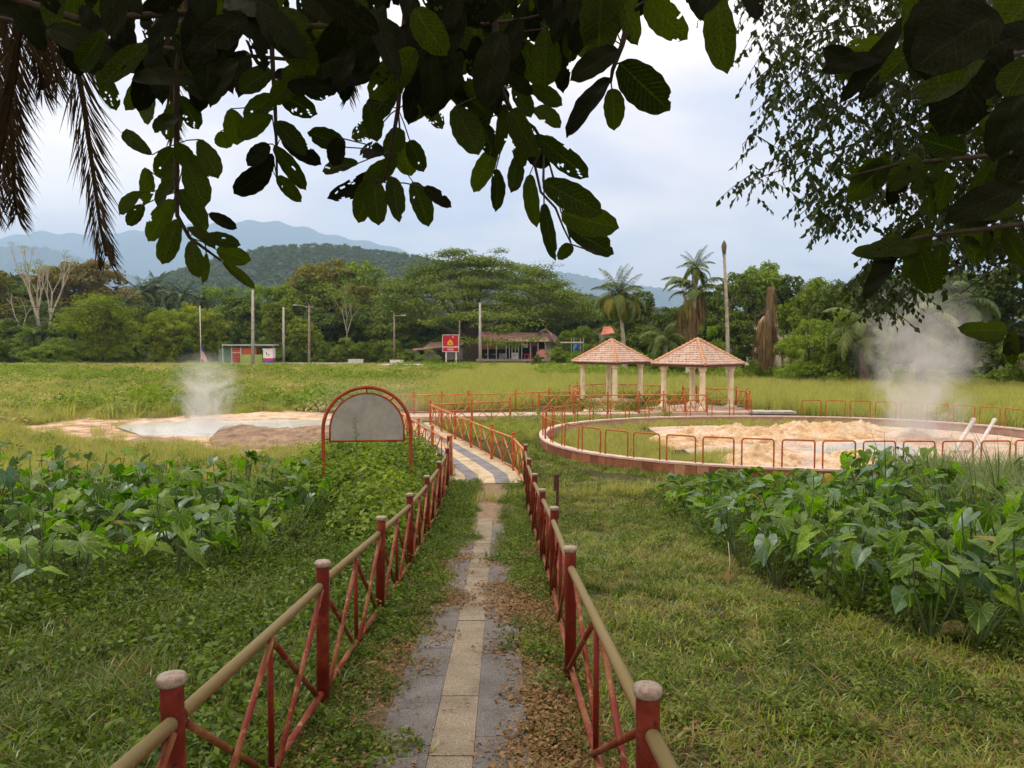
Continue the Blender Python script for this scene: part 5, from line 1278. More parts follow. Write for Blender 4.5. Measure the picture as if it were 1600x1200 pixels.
for px, py, s_, lab in [(1405, 968, .22, 'crumpled tan dead leaf at the foot of the right taro patch'), (1488, 1002, .26, 'pale lobed dead leaf lying at the lawn edge of the right taro patch'), (1140, 912, .14, 'small beige dead leaf on the lawn below a pale broken stalk'), (240, 948, .14, 'orange-brown dead leaf among the left undergrowth'), (1180, 868, .16, 'dry leaf hanging low at the left tip of the right patch')]:
    q = G(px, py); tag(ob('dead_leaf', dl, None, loc=(q.x, q.y, q.z + .12), rot=(R.uniform(-.9, .9), R.uniform(-.2, .6), R.uniform(0, 6)), scl=s_), lab, 'dead leaf')
q = G(1138, 905); mb = MB(); mb.tube([(0, 0, 0), (.02, 0, .25), (-.01, 0, .5)], [.008, .006, .004], 5); o = mb.build('broken_stalk', M['cream'], None, True); o.location = q; tag(o, 'thin pale broken stalk standing at the lawn edge of the right taro patch', 'stalk')
# bare vine stalk before the arched board
V, Fc, T = cloud([P(556, 655 + 6 * i, 17.2) for i in range(8)], [(.06, .06, .06)] * 8, 7, .05)
t = empty('climbing_weed', P(556, 740, 17.2), 0, 'thin weed stem growing up in front of the arched board', 'weed'); o0 = t.location.copy()
mk('leaves', V - np.array(o0), Fc, M['weed'], t, attrs={'tint': ('FACE', T)}); mb = MB(); mb.tube([Vector((0, 0, -.4)), P(557, 690, 17.2) - o0, P(555, 645, 17.2) - o0], [.008, .006, .002], 5); mb.build('stem', M['stalk'], t)

# ================================================================== TREES
# the hillside plantation: too many to count
X, Y, Z = HILL
hx, hy = N.uniform(-640, 500, 9500), N.uniform(960, 1520, 9500)
from_grid = X[0], Y[:, 0]
ix = np.clip(np.searchsorted(X[0], hx), 1, X.shape[1] - 1)
hz_ = []; hx2 = []; hy2 = []
for a, b_, i in zip(hx, hy, ix):
    col = Y[:, i]; j = int(np.clip(np.searchsorted(col, b_), 1, len(col) - 1)); f = (b_ - col[j - 1]) / (col[j] - col[j - 1] + 1e-6)
    hz_.append(Z[j - 1, i] * (1 - f) + Z[j, i] * f)
blob = []
for s_ in range(3):
    rn = np.random.default_rng(s_); n_ = 60; a = rn.uniform(0, 6.28, n_); el = rn.uniform(-.3, 1.2, n_)
    d = np.stack([np.cos(a) * np.cos(el), np.sin(a) * np.cos(el), np.sin(el)], 1); p = np.tile([[0, 0, 5.]], (n_, 1)); nm_ = nrm(np.cross(np.cross(d, [[0, 0, 1.]]), d) + 1e-3)
    V, Fc, T = leaves(p + d * .3, d - np.array([0, 0, .25]), nm_, 4.6 * rn.uniform(.8, 1.1, n_), 1.0, rn.random(n_)); blob.append(mk('plantation_palm', V, Fc, M['hillpalm'], attrs={'tint': ('FACE', T)}, data_only=True))
n_ = len(hx); scatter('hillside_palms', np.stack([hx, hy, np.array(hz_) - 1], 1), np.stack([np.zeros(n_), np.zeros(n_), N.uniform(0, 6.28, n_)], 1), N.uniform(.8, 1.25, n_), N.integers(0, 3, n_), blob)
# wooded land behind the near trees
x = N.uniform(-330, 330, 1500); y = N.uniform(185, 620, 1500); k = np.abs(x) < .8 * y; x, y = x[k], y[k]
scat('woodland', x, y, [KIND['dark'][0][1], KIND['mid'][0][1], KIND['dark'][1][1], KIND['olive'][0][1]], (.9, 1.5), .05)

# the great spreading tree -------------------------------------------------------------
D = 158; t0 = P(735, 566, D); t = empty('spreading_rain_tree', (t0.x, D, 0), 0, 'huge umbrella-shaped tree with tiered flat foliage behind the red sign and cafe', 'tree')
def loc(px, py, dd=0): v = P(px, py, D); return np.array([v.x - t0.x, dd, v.z])
rn = np.random.default_rng(77); outline_x = [580, 600, 625, 650, 690, 730, 770, 810, 850, 880, 905, 925, 940]; outline_y = [500, 452, 430, 412, 396, 391, 392, 399, 413, 434, 458, 478, 505]
cc = []; rr_ = []
for k in range(560):
    px = rn.uniform(588, 932); top = np.interp(px, outline_x, outline_y); u = rn.random() ** 1.25
    py = top + 5 + u * (528 - top - 5)
    tier = 17; py = round((py - top) / tier) * tier + top + 5 + rn.normal() * 2
    if 640 < px < 728 and py > 508: continue
    if px > 832 and py > 497: continue
    if px > 728 and py > 503 and rn.random() < .6: continue
    half = 24 * math.sqrt(max(.05, 1 - ((px - 760) / 185) ** 2)); dd = -25 if py > 500 and px > 728 else -half * rn.uniform(.1, 1) * (.35 + .65 * u) if rn.random() < .75 else rn.uniform(-half * .3, half)
    cc.append(loc(px, py, dd)); s_ = rn.uniform(1.7, 3.2); rr_.append((s_ * 1.25, s_ * 1.1, s_ * .34))
V, Fc, T = cloud(cc, rr_, 120, .52, up=1.1, shell=.3, rng=rn, tintc=.6); mk('crown', V, Fc, M['rain'], t, attrs={'tint': ('FACE', T)})
rg = random.Random(5); mb = MB(); mb.tube([(0, 0, -.5), (.2, 0, 2), (.5, 0, 5)], [2.1, 1.5, 1.3], 12, cap=False)
for i in range(13):
    c_ = Vector(cc[rg.randrange(len(cc))]); c_ = Vector((c_.x, c_.y, max(c_.z - .4, 6))); s_ = Vector((.5, 0, 4.5)); m1 = s_.lerp(c_, .35) + Vector((0, 0, 1.5)); m2 = s_.lerp(c_, .7) + Vector((0, 0, 1.2)); mb.tube([s_, m1, m2, c_], [.7, .4, .2, .07], 7, cap=False)
    for j in range(3):
        e_ = c_ + Vector((rg.uniform(-6, 6), rg.uniform(-4, 4), rg.uniform(-2, .4))); mb.tube([m2, m2.lerp(e_, .5) + Vector((0, 0, .6)), e_], [.22, .14, .05], 5, cap=False)
mb.build('trunk', M['bark'], t, True)

# left and centre background trees ----------------------------------------------------------
BG = [
    ('olive', -30, 415, 175, 1.1, 'olive tree cut off by the left edge'), ('mid', 8, 440, 182, 1.2, 'green tree at the left edge behind the pale bare tree'),
    ('dark', 20, 430, 190, 1.2, 'dark tree behind the pale bare tree, on its left'), ('olive', 95, 424, 190, 1.3, 'olive tree just right of the pale bare tree'),
    ('brown', 150, 416, 185, 1.0, 'rounded brownish tree behind the big yellow-green bamboo'), ('dark', 60, 470, 160, 1.2, 'dark tree in the gap left of the bamboo'),
    ('dark', 210, 470, 172, 1.2, 'dark tree under the oil palms, left'), ('dark', 300, 480, 168, 1.3, 'dark tree under the oil palms, right'),
    ('light', 352, 452, 175, 1.1, 'green tree just left of the tall pale kiosk pole'), ('mid', 385, 462, 165, 1.0, 'green tree directly behind the tall pale kiosk pole'),
    ('light', 415, 450, 172, .8, 'light green tree between kiosk pole and spliced pole'), ('mid', 445, 446, 176, .8, 'green tree behind the spliced pole'),
    ('mid', 488, 432, 185, 1.0, 'tall green tree behind the brown lamp pole'), ('olive', 525, 412, 188, .9, 'tall olive tree left of the great spreading tree'),
    ('mid', 565, 410, 190, .9, 'tall bright-topped tree touching the great spreading tree'), ('dark', 500, 480, 160, 1.3, 'dark tree low behind the lamp pole'),
    ('dark', 555, 478, 156, 1.3, 'dark tree low at the left foot of the great spreading tree'), ('dark', 610, 470, 172, 1.3, 'dark tree behind the thin pole'),
    ('dark', 660, 480, 176, 1.4, 'dark tree behind the shed'), ('dark', 800, 470, 180, 1.5, 'dark tree behind the cafe roof'), ('dark', 880, 470, 176, 1.2, 'dark tree behind the brown gable roof'),
    ('mid', 912, 508, 140, .9, 'small airy tree left of the orange roof'), ('mid', 885, 515, 132, .9, 'small green tree in front of the brown gable roof'),
    ('dark', 920, 470, 170, 1.1, 'dark tree behind the orange roof'), ('dark', 1000, 455, 118, 1.0, 'dark tree between the coconut palm and the shaggy palm'),
    ('dark', 960, 520, 112, 1.3, 'dark low tree at the foot of the coconut palm'), ('dark', 1010, 510, 100, 1.3, 'dark rounded tree behind the left gazebo roof'),
    ('dark', 1045, 480, 110, 1.2, 'dark tree directly behind the shaggy palm'), ('dark', 1100, 455, 116, 1.1, 'dark tree just left of the headless palm'),
    ('dark', 1150, 428, 112, .9, 'tall dark tree just right of the headless palm'), ('mid', 1190, 414, 120, .9, 'tallest rounded green tree behind the shaggy dead trunk'),
    ('dark', 1230, 432, 112, .9, 'tall dark tree to the right of the shaggy dead trunk'), ('dark', 1160, 500, 92, 1.3, 'dark bushy tree between headless palm and shaggy dead trunk'),
    ('mid', 1226, 476, 84, .75, 'leafy green tree in front of the pale house, right of the shaggy dead trunk'), ('light', 1105, 512, 88, .7, 'bright green bush-like tree right of the shaggy palm'), ('mid', 1275, 435, 100, .8, 'green tree on the skyline above the light bush'),
    ('dark', 1320, 440, 95, 1.0, 'dark tree on the skyline, above the steam on its left'), ('dark', 1375, 430, 92, 1.0, 'dark tree directly above the steam'),
    ('dark', 1440, 420, 90, 1.1, 'dark tree above the steam on its right'), ('dark', 1510, 425, 85, 1.1, 'dark tree near the right edge'), ('dark', 1590, 415, 80, 1.2, 'dark tree cut off by the right edge'),
    ('dark', 1560, 520, 62, 1.4, 'dark bushy tree low at the right edge'), ('mid', 1610, 530, 56, 1.2, 'green bushy tree low at the right edge, partly out of frame'), ('dark', 1500, 540, 68, 1.4, 'dark bushy tree right of the steam'),
    ('dark', 1400, 520, 76, 1.4, 'dark bushy tree hidden in the steam'),
]
for kd, px, top, D, w, lab in BG:
    tree(kd, px, top + 2, 566, D, lab, w)
x = N.uniform(-125, 45, 420); y = N.uniform(141, 178, 420); k = ~((x > -20) & (x < 10) & (y < 156)) & ~((np.abs(x + 48) < 6) & (y < 146)); scat('roadside_undergrowth', x[k], y[k], [KIND['bush'][0][1], KIND['light'][0][1], KIND['bush'][1][1], KIND['mid'][0][1]], (.22, .5), .1)
# bushes
BU = [('light', 1265, 505, 70, 1.0, 'light green feathery bush, right of the shaggy dead trunk'), ('light', 1310, 490, 69, .9, 'tall light green bush left of the steam'), ('bush', 1305, 540, 66, 1.2, 'dark green bush at the foot of the tall light bush'),
      ('bush', 1178, 566, 72, 1.0, 'small round bush below the shaggy dead trunk'), ('light', 1240, 548, 68, 1.1, 'low light bush at the field edge'), ('bush', 1350, 545, 67, 1.2, 'green bush at the left edge of the steam'),
      ('light', 700, 568, 98, .0, '')]
for kd, px, top, D, w, lab in BU:
    if w: tree(kd, px, top, 590, D, lab, w, 'bush', 'bush')
for i, (px, top, D, w, kd, lab) in enumerate([(12, 505, 150, 1.3, 'bush', 'green bush at the left edge with orange flowers near it'), (60, 515, 142, 1.6, 'light', 'pale green bush left of the big bamboo'), (95, 530, 136, 1.6, 'light', 'pale feathery bush at the bamboo foot'),
        (190, 545, 138, 1.4, 'bush', 'dark bush under the big bamboo'), (265, 560, 134, 1.2, 'bush', 'low bush right of the big bamboo'), (525, 545, 146, 1.6, 'bush', 'bush between lamp pole and white block'), (640, 548, 136, 1.5, 'bush', 'bush right of the thin pole'),
        (672, 548, 118, 1.0, 'light', 'bright feathery bush in front of the shed'), (575, 552, 150, 1.6, 'bush', 'bush behind the white block'), (770, 566, 112, 1.3, 'light', 'low weedy bush before the cafe counter'), (840, 556, 118, .9, 'bush', 'dark small bush before the pink board'),
        (870, 545, 124, 1.2, 'bush', 'green bush right of the pink board'), (920, 540, 115, 1.3, 'light', 'light bush below the blue tarpaulin'), (985, 548, 92, 1.5, 'bush', 'dark bush behind the left gazebo'), (1045, 545, 84, 1.3, 'bush', 'dark bush between the gazebo roofs'),
        (1085, 560, 80, 1.4, 'bush', 'green bush behind the right gazebo roof'), (-40, 510, 140, 1.6, 'bush', 'bush beyond the left edge'), (1120, 560, 84, 1.5, 'light', 'light bush behind the right gazebo'), (350, 540, 148, 1.6, 'bush', 'bush behind the red stall'), (455, 540, 146, 1.5, 'light', 'yellowish bush behind the spliced pole')]):
    tree(kd, px, top, 575, D, lab, w, 'bush', 'bush')
# bamboo ---------------------------------------------------------------------------------
def bamboo(px0, px1, top, D, label, seed):
    rn = np.random.default_rng(seed); c = P((px0 + px1) / 2, 570, D); wd = P(px1, 570, D).x - P(px0, 570, D).x; h = P(0, top, D).z
    t = empty('bamboo_clump', (c.x, D, 0.1), 0, label, 'bamboo', 'bamboo clumps beside the road')
    cc = []; rr_ = []; mb = MB()
    for k in range(32):
        a = rn.uniform(0, 6.28); lr = rn.uniform(.15, 1); hh = h * rn.uniform(.65, 1.0) * (1 - .25 * lr ** 2); ex = wd * .5 * lr
        pts = [Vector((math.cos(a) * ex * u ** 1.9, math.sin(a) * ex * .7 * u ** 1.9, hh * (math.sin(u * 1.9) / math.sin(1.57 if 1.9 > 1.57 else 1.9)))) for u in np.linspace(0, 1, 9)]
        mb.tube(pts, [.07 * (1 - .85 * u) for u in np.linspace(0, 1, 9)], 5, cap=False)
        for u in (1, 2, 3, 4, 5, 6, 7, 8):
            for q in range(2 if u > 2 else 1): p = pts[u] + Vector(rn.normal(size=3) * .6) + Vector((math.cos(a), math.sin(a), 0)) * (wd * .16 * (1 - u / 9)); p.z = max(p.z, .6); cc.append(tuple(p)); s_ = wd * rn.uniform(.06, .105); rr_.append((s_, s_, s_ * .55))
    V, Fc, T = cloud(cc, rr_, 50, .5, .6, .45, rn, .3, .4, .75); mk('foliage', V, Fc, M['tree_lime'], t, attrs={'tint': ('FACE', T)}); mb.build('canes', mat('bamboo_cane', (.28, .30, .08), (.18, .2, .05), 2, .6) if 'cane' not in M else M['cane'], t, True)
M['cane'] = mat('bamboo_cane', (.28, .30, .08), (.18, .2, .05), 2, .6)
bamboo(98, 232, 456, 139, 'biggest yellow-green bamboo clump, left of the flagpole', 1); bamboo(222, 300, 490, 140, 'bamboo clump between the biggest clump and the flagpole', 2)
bamboo(292, 352, 484, 144, 'bamboo clump just right of the flagpole', 3); bamboo(408, 462, 478, 150, 'bamboo clump behind the grey spliced pole', 4); bamboo(452, 500, 505, 145, 'low bamboo clump behind the brown lamp pole', 5); bamboo(255, 330, 478, 152, 'taller bamboo clump at the back behind the flagpole', 6)
# pale bare tree --------------------------------------------------------------------------
D = 150; a = P(66, 525, D); t = empty('bare_tree', (a.x, D, .2), 0, 'pale bare-branched tree standing tall near the left edge', 'tree'); mb = MB(); tips = []; rg = random.Random(12)
hh = P(66, 398, D).z
for k, (dx, dy) in enumerate(((-.20, .1), (.02, -.05), (.17, .1))):
    limbs(mb, Vector(((k - 1) * .35, 0, 0)), Vector((dx * .35, dy, 1)), hh * .42, .30, 4, .30, tips, rg, .07, (2, 3), .62, .25)
mb.build('trunk', M['palebark'], t, True)
V, Fc, T = cloud([tuple(p) for p in tips[::3]], [(1.1, 1.1, .3)] * len(tips[::3]), 18, .3, 1.0); mk('crown', V, Fc, M['tree_lime'], t, attrs={'tint': ('FACE', T)})
D = 152; a = P(34, 500, D); t = empty('bare_tree', (a.x, D, .2), 0, 'smaller leafless forked tree left of the tall pale bare tree', 'tree'); mb = MB(); limbs(mb, Vector((0, 0, 0)), Vector((0, 0, 1)), 6, .2, 3, .45, [], random.Random(3), .06, (2, 2), .7, .2); mb.build('trunk', M['palebark'], t, True)
D = 148; a = P(541, 545, D); t = empty('bare_tree', (a.x, D, .2), 0, 'thin pale-stemmed tree with crossing bare limbs, right of the lamp pole', 'tree'); mb = MB(); limbs(mb, Vector((0, 0, 0)), Vector((0, 0, 1)), 5.5, .16, 3, .45, tips := [], random.Random(9), .06, (2, 3), .7, .15); mb.build('trunk', M['palebark'], t, True)
V, Fc, T = cloud([tuple(p) for p in tips], [(1.3, 1.3, .8)] * len(tips), 60, .35, .8); mk('crown', V, Fc, M['tree_mid'], t, attrs={'tint': ('FACE', T)})
# orange flowering shrub at the left edge
V, Fc, T = cloud([P(2 + 6 * i, 512 + (i % 2) * 5, 150) for i in range(4)], [(1.1, .8, .6)] * 4, 60, .3); t = empty('flowering_shrub', P(6, 530, 150), 0, 'shrub with orange flowers at the left edge', 'shrub'); mk('flowers', V - np.array(t.location), Fc, leafmat('orange_flower', (.45, .10, .03), (.6, .2, .08), .2), t, attrs={'tint': ('FACE', T)})
V, Fc, T = cloud([P(4 + 6 * i, 524, 150.5) for i in range(4)], [(1.5, .8, 1.4)] * 4, 120, .3); mk('foliage', V - np.array(t.location), Fc, M['tree_mid'], t, attrs={'tint': ('FACE', T)})
# oil palms behind the bamboo
for px, top, D, s_, lab in [(222, 458, 190, 1.15, 'oil palm rising just right of the big bamboo'), (245, 452, 195, 1.2, 'oil palm, second along the skyline from the big bamboo'), (268, 460, 185, 1.0, 'oil palm, third along the skyline from the big bamboo'), (288, 462, 180, 1.0, 'oil palm, fourth along the skyline from the big bamboo'), (322, 466, 182, 1.0, 'oil palm behind the flagpole'), (352, 462, 200, 1.0, 'oil palm left of the tall kiosk pole'), (198, 478, 170, .9, 'oil palm half behind the big bamboo'), (60, 520, 144, .8, 'stunted palm at the foot of the pale bare tree'), (90, 508, 146, .8, 'grey ragged palm right of the pale bare tree')]:
    palm(px, top, 566, D, lab, OIL, 24, s_, r=.35, nm='oil_palm', group='oil palms', elev=(.5, -1.1), barkm='bark')
# the four palms of the middle
palm(977, 462, 530, 88, 'green coconut palm with yellowing lower fronds behind the left gazebo', COCO, 24, .95, (-.8, 0), .19, ((COCOY, 7, -.5, 1.0),), 'coconut_palm')
def skirt(t, tip, h0, r, m, n=900, seed=0, nm='dead_frond_skirt', L=1.6, w=.10):
    rn = np.random.default_rng(seed); a = rn.uniform(0, 6.28, n); z = tip.z - rn.random(n) * h0; rr = r * rn.uniform(.35, 1.0, n) * (.75 + .2 * np.sin((tip.z - z) / h0 * PI) + .3 * np.sin(a * 3 + z * 1.7))
    p = np.stack([tip.x + np.cos(a) * rr, tip.y + np.sin(a) * rr, z], 1); nn_ = np.stack([np.cos(a), np.sin(a), np.zeros(n)], 1)
    V, Fc, T = leaves(p, np.stack([np.cos(a) * .12, np.sin(a) * .12, -np.ones(n)], 1) + rn.normal(size=(n, 3)) * .07, nn_, L * rn.uniform(.5, 1.2, n), w, rn.random(n)); return mk(nm, V, Fc, m, t, attrs={'tint': ('FACE', T)})
t, tp = palm(1078, 418, 560, 76, 'tall shaggy palm with a skirt of hanging dead fronds and a tufted top', COCO[:3], 18, .50, (.5, 0), .3, ((COCO[3], 5, -.5, 1.1),), 'shaggy_palm', elev=(.75, -.7))
for i in range(12): ob('frond', COCO[1 + i % 3], t, loc=tp + Vector((-.1, 0, -2.2 - .1 * i)), rot=(R.uniform(-.2, .2), R.uniform(-.5, .5), [2.8, 3.4, 3.9, .5, 6.1, 3.1, .1, 2.5, 4.4, 5.5, 1.4, 3.0][i]), scl=R.uniform(.7, 1.0))
skirt(t, tp + Vector((-.35, 0, -3.4)), 5.0, .72, M['shag'], 1000, 3, w=.07); skirt(t, tp + Vector((-1.5, 0, -3.6)), 1.6, .3, M['shag'], 90, 4, L=2.0, w=.06); skirt(t, tp + Vector((.5, 0, -2.0)), 2.6, .5, M['shag'], 260, 5, w=.07); skirt(t, tp + Vector((-.7, 0, -2.6)), 1.5, .6, M['frondyel'], 120, 6, w=.07)
D = 78; a = P(1098, 510, D); t = empty('leaning_palm_trunk', (a.x, D + 1, 0.1), 0, 'bare leaning palm trunk just right of the shaggy palm', 'palm trunk'); mb, _ = trunkmesh(9.2, (-1.9, 0), .22, .15); mb.build('trunk', M['palebark'], t, True)
D = 74; a = P(1138, 556, D); z0 = .1; h = P(1129, 398, D).z
t = empty('headless_palm', (a.x, D, z0), 0, 'tall headless palm trunk with a dry bud at its top', 'palm trunk'); mb, tp = trunkmesh(h, (-.55, 0), .21, .13); mb.build('trunk', M['palebark'], t, True)
mb = MB(); mb.lathe([(.13, -.1), (.2, .3), (.26, .7), (.18, 1.0), (.05, 1.25)], tuple(tp), 9); mb.build('dry_bud', M['bark'], t, True); skirt(t, tp + Vector((0, 0, .9)), .8, .18, M['shag'], 60, 8, 'dry_fibre', .6, .06)
D = 74; a = P(1197, 572, D); h = P(1197, 446, D).z
t = empty('shaggy_dead_trunk', (a.x, D, .1), 0, 'broken dead palm trunk wrapped in brown hanging fronds', 'dead trunk'); mb = MB(); mb.tube([(0, 0, -.2), (.1, 0, h * .5), (.45, 0, h * .97)], [.6, .45, .28], 10); mb.build('trunk', M['bark'], t, True)
skirt(t, Vector((.35, 0, h)), h * .55, .55, M['shag'], 600, 11, L=1.5, w=.08); skirt(t, Vector((-.1, 0, h * .66)), h * .5, 1.05, M['shag'], 1100, 12, L=1.9, w=.09)
# palms inside and behind the steam
palm(1350, 512, 580, 64, 'low palm with arching fronds left of the steam plume', COCO[1:], 16, .95, r=.3, nm='low_palm', elev=(.7, -.8), barkm='bark'); palm(1440, 500, 580, 62, 'palm with big arching fronds right behind the steam plume', COCO, 18, 1.05, r=.35, nm='low_palm', elev=(.9, -.8), barkm='bark'); palm(1040, 530, 566, 82, 'small dark palm arching between the two gazebo roofs', COCO[1:], 13, .75, r=.2, nm='low_palm', elev=(.6, -.7))
palm(1500, 470, 580, 70, 'dark palm behind the right side of the steam', OIL, 16, 1.0, r=.3, nm='low_palm', barkm='bark')
# ================================================================== OVERHANGING LEAVES
def big_leaf(seed, holes=True, asp=.42):
    rn = random.Random(seed); nu, nv = 10, 22; V = []; UV = []
    k = rn.uniform(.85, 1.25); cup = rn.uniform(.05, .38); dr = rn.uniform(.05, .6); asp = asp * rn.uniform(.86, 1.12); ph = rn.uniform(0, 6); cut = rn.uniform(0, .1) if holes else 0
    for j in range(nv + 1):
        v = j / nv; w = asp * .5 * (math.sin(PI * min(1, v ** k * .96 + .02)) ** .55) * (1 if v < .93 else max(.0, (1 - v) / .07) * .8 + .04)
        if v == 0: w = .008
        for i in range(nu + 1):
            u = i / nu * 2 - 1; x = u * w * (1 + .03 * math.sin(v * 31 + ph + (3 if u > 0 else 0)))
            V.append((v, x, cup * abs(x) * 1.0 - dr * v * v * .6 + .012 * math.sin(v * 14 + u * 3 + ph))); UV.append((u, v))
    dead = set()
    if holes:
        for _ in range(rn.choice([0, 0, 1, 2])):
            ci, cj, rr = rn.uniform(0, nu), rn.uniform(nv * .15, nv), rn.uniform(.3, .85)
            for j in range(nv):
                for i in range(nu):
                    if ((i + .5 - ci) * .9) ** 2 + (j + .5 - cj) ** 2 < rr ** 2 + rn.uniform(-.3, .3): dead.add((i, j))
        if rn.random() < .22:                                   # a run of small bites down one side
            s = rn.choice([1, 2, nu - 3]); 
            for q in range(rn.randint(4, 9)): dead.add((s + rn.randint(-1, 2), rn.randint(nv // 2, nv - 2)))
        if rn.random() < .25:                                    # a chewed margin
            j0 = rn.randint(nv // 2, nv - 4); e = rn.choice([0, nu - 1])
            for q in range(rn.randint(2, 4)): dead.add((e, j0 + q)); dead.add((abs(e - 1) if q % 2 else e, j0 + q))
    Fc = [(j * (nu + 1) + i, j * (nu + 1) + i + 1, (j + 1) * (nu + 1) + i + 1, (j + 1) * (nu + 1) + i) for j in range(nv) for i in range(nu) if (i, j) not in dead]
    for q in range(len(V)):
        j, i = divmod(q, nu + 1)
        if 0 < i < nu and 0 < j < nv - 1 and i != nu // 2: V[q] = (V[q][0] + rn.uniform(-.35, .35) / nv, V[q][1] * (1 + rn.uniform(-.3, .3) / max(1, abs(i - nu / 2))), V[q][2])
    T = [rn.random()] * len(Fc)
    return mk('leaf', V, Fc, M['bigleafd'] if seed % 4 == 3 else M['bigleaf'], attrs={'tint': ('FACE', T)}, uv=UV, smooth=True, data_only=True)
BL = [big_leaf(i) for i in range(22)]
def place_leaf(b, t, wid, parent, o0, flip=None, me=None):
    """one leaf from its stalk end b to its tip t, about wid across"""
    d = t - b; L = d.length; x = d.normalized(); tocam = (Vector((0, 0, CAM_Z)) - b).normalized()
    up = (tocam + Vector((R.uniform(-.55, .55), R.uniform(-.3, .3), R.uniform(-.2, .7)))).normalized(); y = up.cross(x).normalized(); z = x.cross(y)
    me = me or R.choice(BL); o = ob('leaf', me, parent); o.rotation_mode = 'QUATERNION'
    o.location = b - o0; o.rotation_quaternion = Matrix((x, y, z)).transposed().to_quaternion(); o.scale = (L, wid / .42 * R.uniform(.95, 1.1), L); return o
ROOT = Vector((-1.2, -1.4, 5.6))
otree = empty('overhanging_tree', (0, 0, 0), 0, 'dark large-leaved tree whose hole-eaten leaves hang across the top of the view', 'tree')
mb = MB(); mb.tube([(-2.6, -3.2, 1.4), (-2.4, -3.0, 3.4), (-1.9, -2.3, 5.0), tuple(ROOT)], [.30, .24, .18, .12], 12); mb.build('trunk', M['bark'], otree, True)
def branch(pix, D0, r0=.012, root=True):
    pts = [P(a, b_, D0 if len(q) < 1 else q[0]) for a, b_, *q in pix]
    g = MB(); pp = ([ROOT, ROOT.lerp(pts[0], .5) + Vector((0, 0, .25))] if root else []) + pts
    g.tube(pp, [r0 * (.85 if root else .7) * (1 - .85 * i / (len(pp) - 1)) + .0012 for i in range(len(pp))], 6)
    return g.build('branch', M['twig'], otree, True), pts
def twigto(mb_par, a, b): 
    g = MB(); g.tube([a, a.lerp(b, .5) + Vector((0, 0, .004)), b], .0016, 4); return g
LEAFSETS = [
 (2.0, [(300, -60), (276, 120), (276, 225), (276, 300), (277, 337), (296, 371), (322, 390), (345, 407)],
  [(238, 242, 189, 204, 26), (272, 231, 240, 278, 30), (311, 218, 341, 278, 34), (290, 240, 326, 275, 28), (272, 277, 236, 324, 27), (226, 262, 234, 323, 27), (222, 300, 180, 328, 24), (225, 320, 195, 354, 22),
   (272, 312, 224, 380, 30), (279, 342, 251, 414, 35), (278, 296, 328, 358, 34), (290, 250, 322, 318, 36), (298, 376, 308, 430, 24), (322, 395, 318, 443, 17), (338, 390, 385, 407, 26), (348, 409, 394, 444, 14), (318, 370, 375, 378, 26),
   (326, 334, 371, 356, 20), (293, 355, 335, 375, 22), (276, 260, 255, 300, 28), (276, 225, 300, 262, 30), (276, 180, 240, 205, 34), (280, 150, 312, 200, 34), (276, 160, 262, 215, 32), (240, 150, 215, 190, 34), (283, 120, 330, 150, 36)]),
 (2.1, [(430, -60), (425, 80), (430, 170), (432, 230), (433, 280)],
  [(422, 262, 365, 305, 38), (433, 275, 469, 314, 22), (428, 228, 480, 295, 30), (420, 225, 388, 255, 28), (425, 180, 370, 215, 32), (430, 190, 478, 240, 32), (428, 150, 380, 185, 34), (430, 140, 490, 180, 36), (425, 110, 372, 140, 34), (440, 215, 500, 255, 30), (425, 240, 405, 285, 24), (360, 170, 375, 225, 32), (345, 205, 352, 235, 26)]),
 (1.9, [(640, -60), (630, 60), (622, 170), (610, 240), (600, 285)],
  [(612, 260, 513, 317, 28), (580, 280, 556, 349, 28), (585, 283, 588, 350, 36), (612, 276, 624, 345, 28), (645, 284, 673, 351, 37), (663, 292, 702, 321, 22), (560, 255, 500, 262, 30), (620, 250, 570, 285, 30), (600, 240, 560, 230, 34), (620, 130, 572, 195, 36), (640, 219, 661, 268, 30), (625, 200, 605, 250, 34), (600, 190, 545, 215, 34), (661, 150, 690, 199, 28), (625, 220, 640, 275, 34), (540, 230, 480, 205, 30), (530, 215, 520, 262, 26), (575, 160, 590, 220, 34)]),
 (1.75, [(770, -60), (775, 60), (783, 140), (800, 175), (835, 200), (850, 225)],
  [(710, 167, 750, 240, 42), (787, 163, 783, 244, 25), (800, 170, 828, 244, 36), (836, 211, 921, 280, 36), (775, 232, 735, 300, 27), (775, 264, 783, 325, 25), (828, 272, 832, 353, 25), (848, 284, 941, 333, 46), (850, 317, 866, 408, 23), (877, 333, 964, 357, 42), (887, 357, 962, 396, 38), (893, 382, 874, 402, 18),
   (820, 190, 808, 262, 34), (810, 240, 800, 300, 30), (820, 235, 862, 262, 28), (845, 215, 880, 240, 26), (783, 110, 832, 146, 24), (803, 134, 832, 179, 29), (828, 134, 876, 160, 23), (836, 168, 875, 190, 30), (852, 45, 856, 130, 42), (770, 110, 730, 150, 40), (750, 190, 775, 240, 34), (760, 150, 735, 215, 38)]),
 (1.6, [(1010, -60), (985, 20), (972, 70), (957, 110), (954, 130)],
  [(954, 122, 877, 207, 44), (966, 77, 895, 114, 40), (968, 98, 1047, 175, 54), (956, 138, 964, 203, 31), (941, 4, 921, 57, 30), (1011, 0, 1067, 61, 52), (974, 24, 990, 69, 22), (901, 24, 925, 77, 42), (1120, -12, 1128, 108, 56), (965, 5, 955, 62, 28), (905, 40, 880, 95, 36), (1040, -20, 1020, 20, 40), (1165, -20, 1190, 22, 40)]),
]
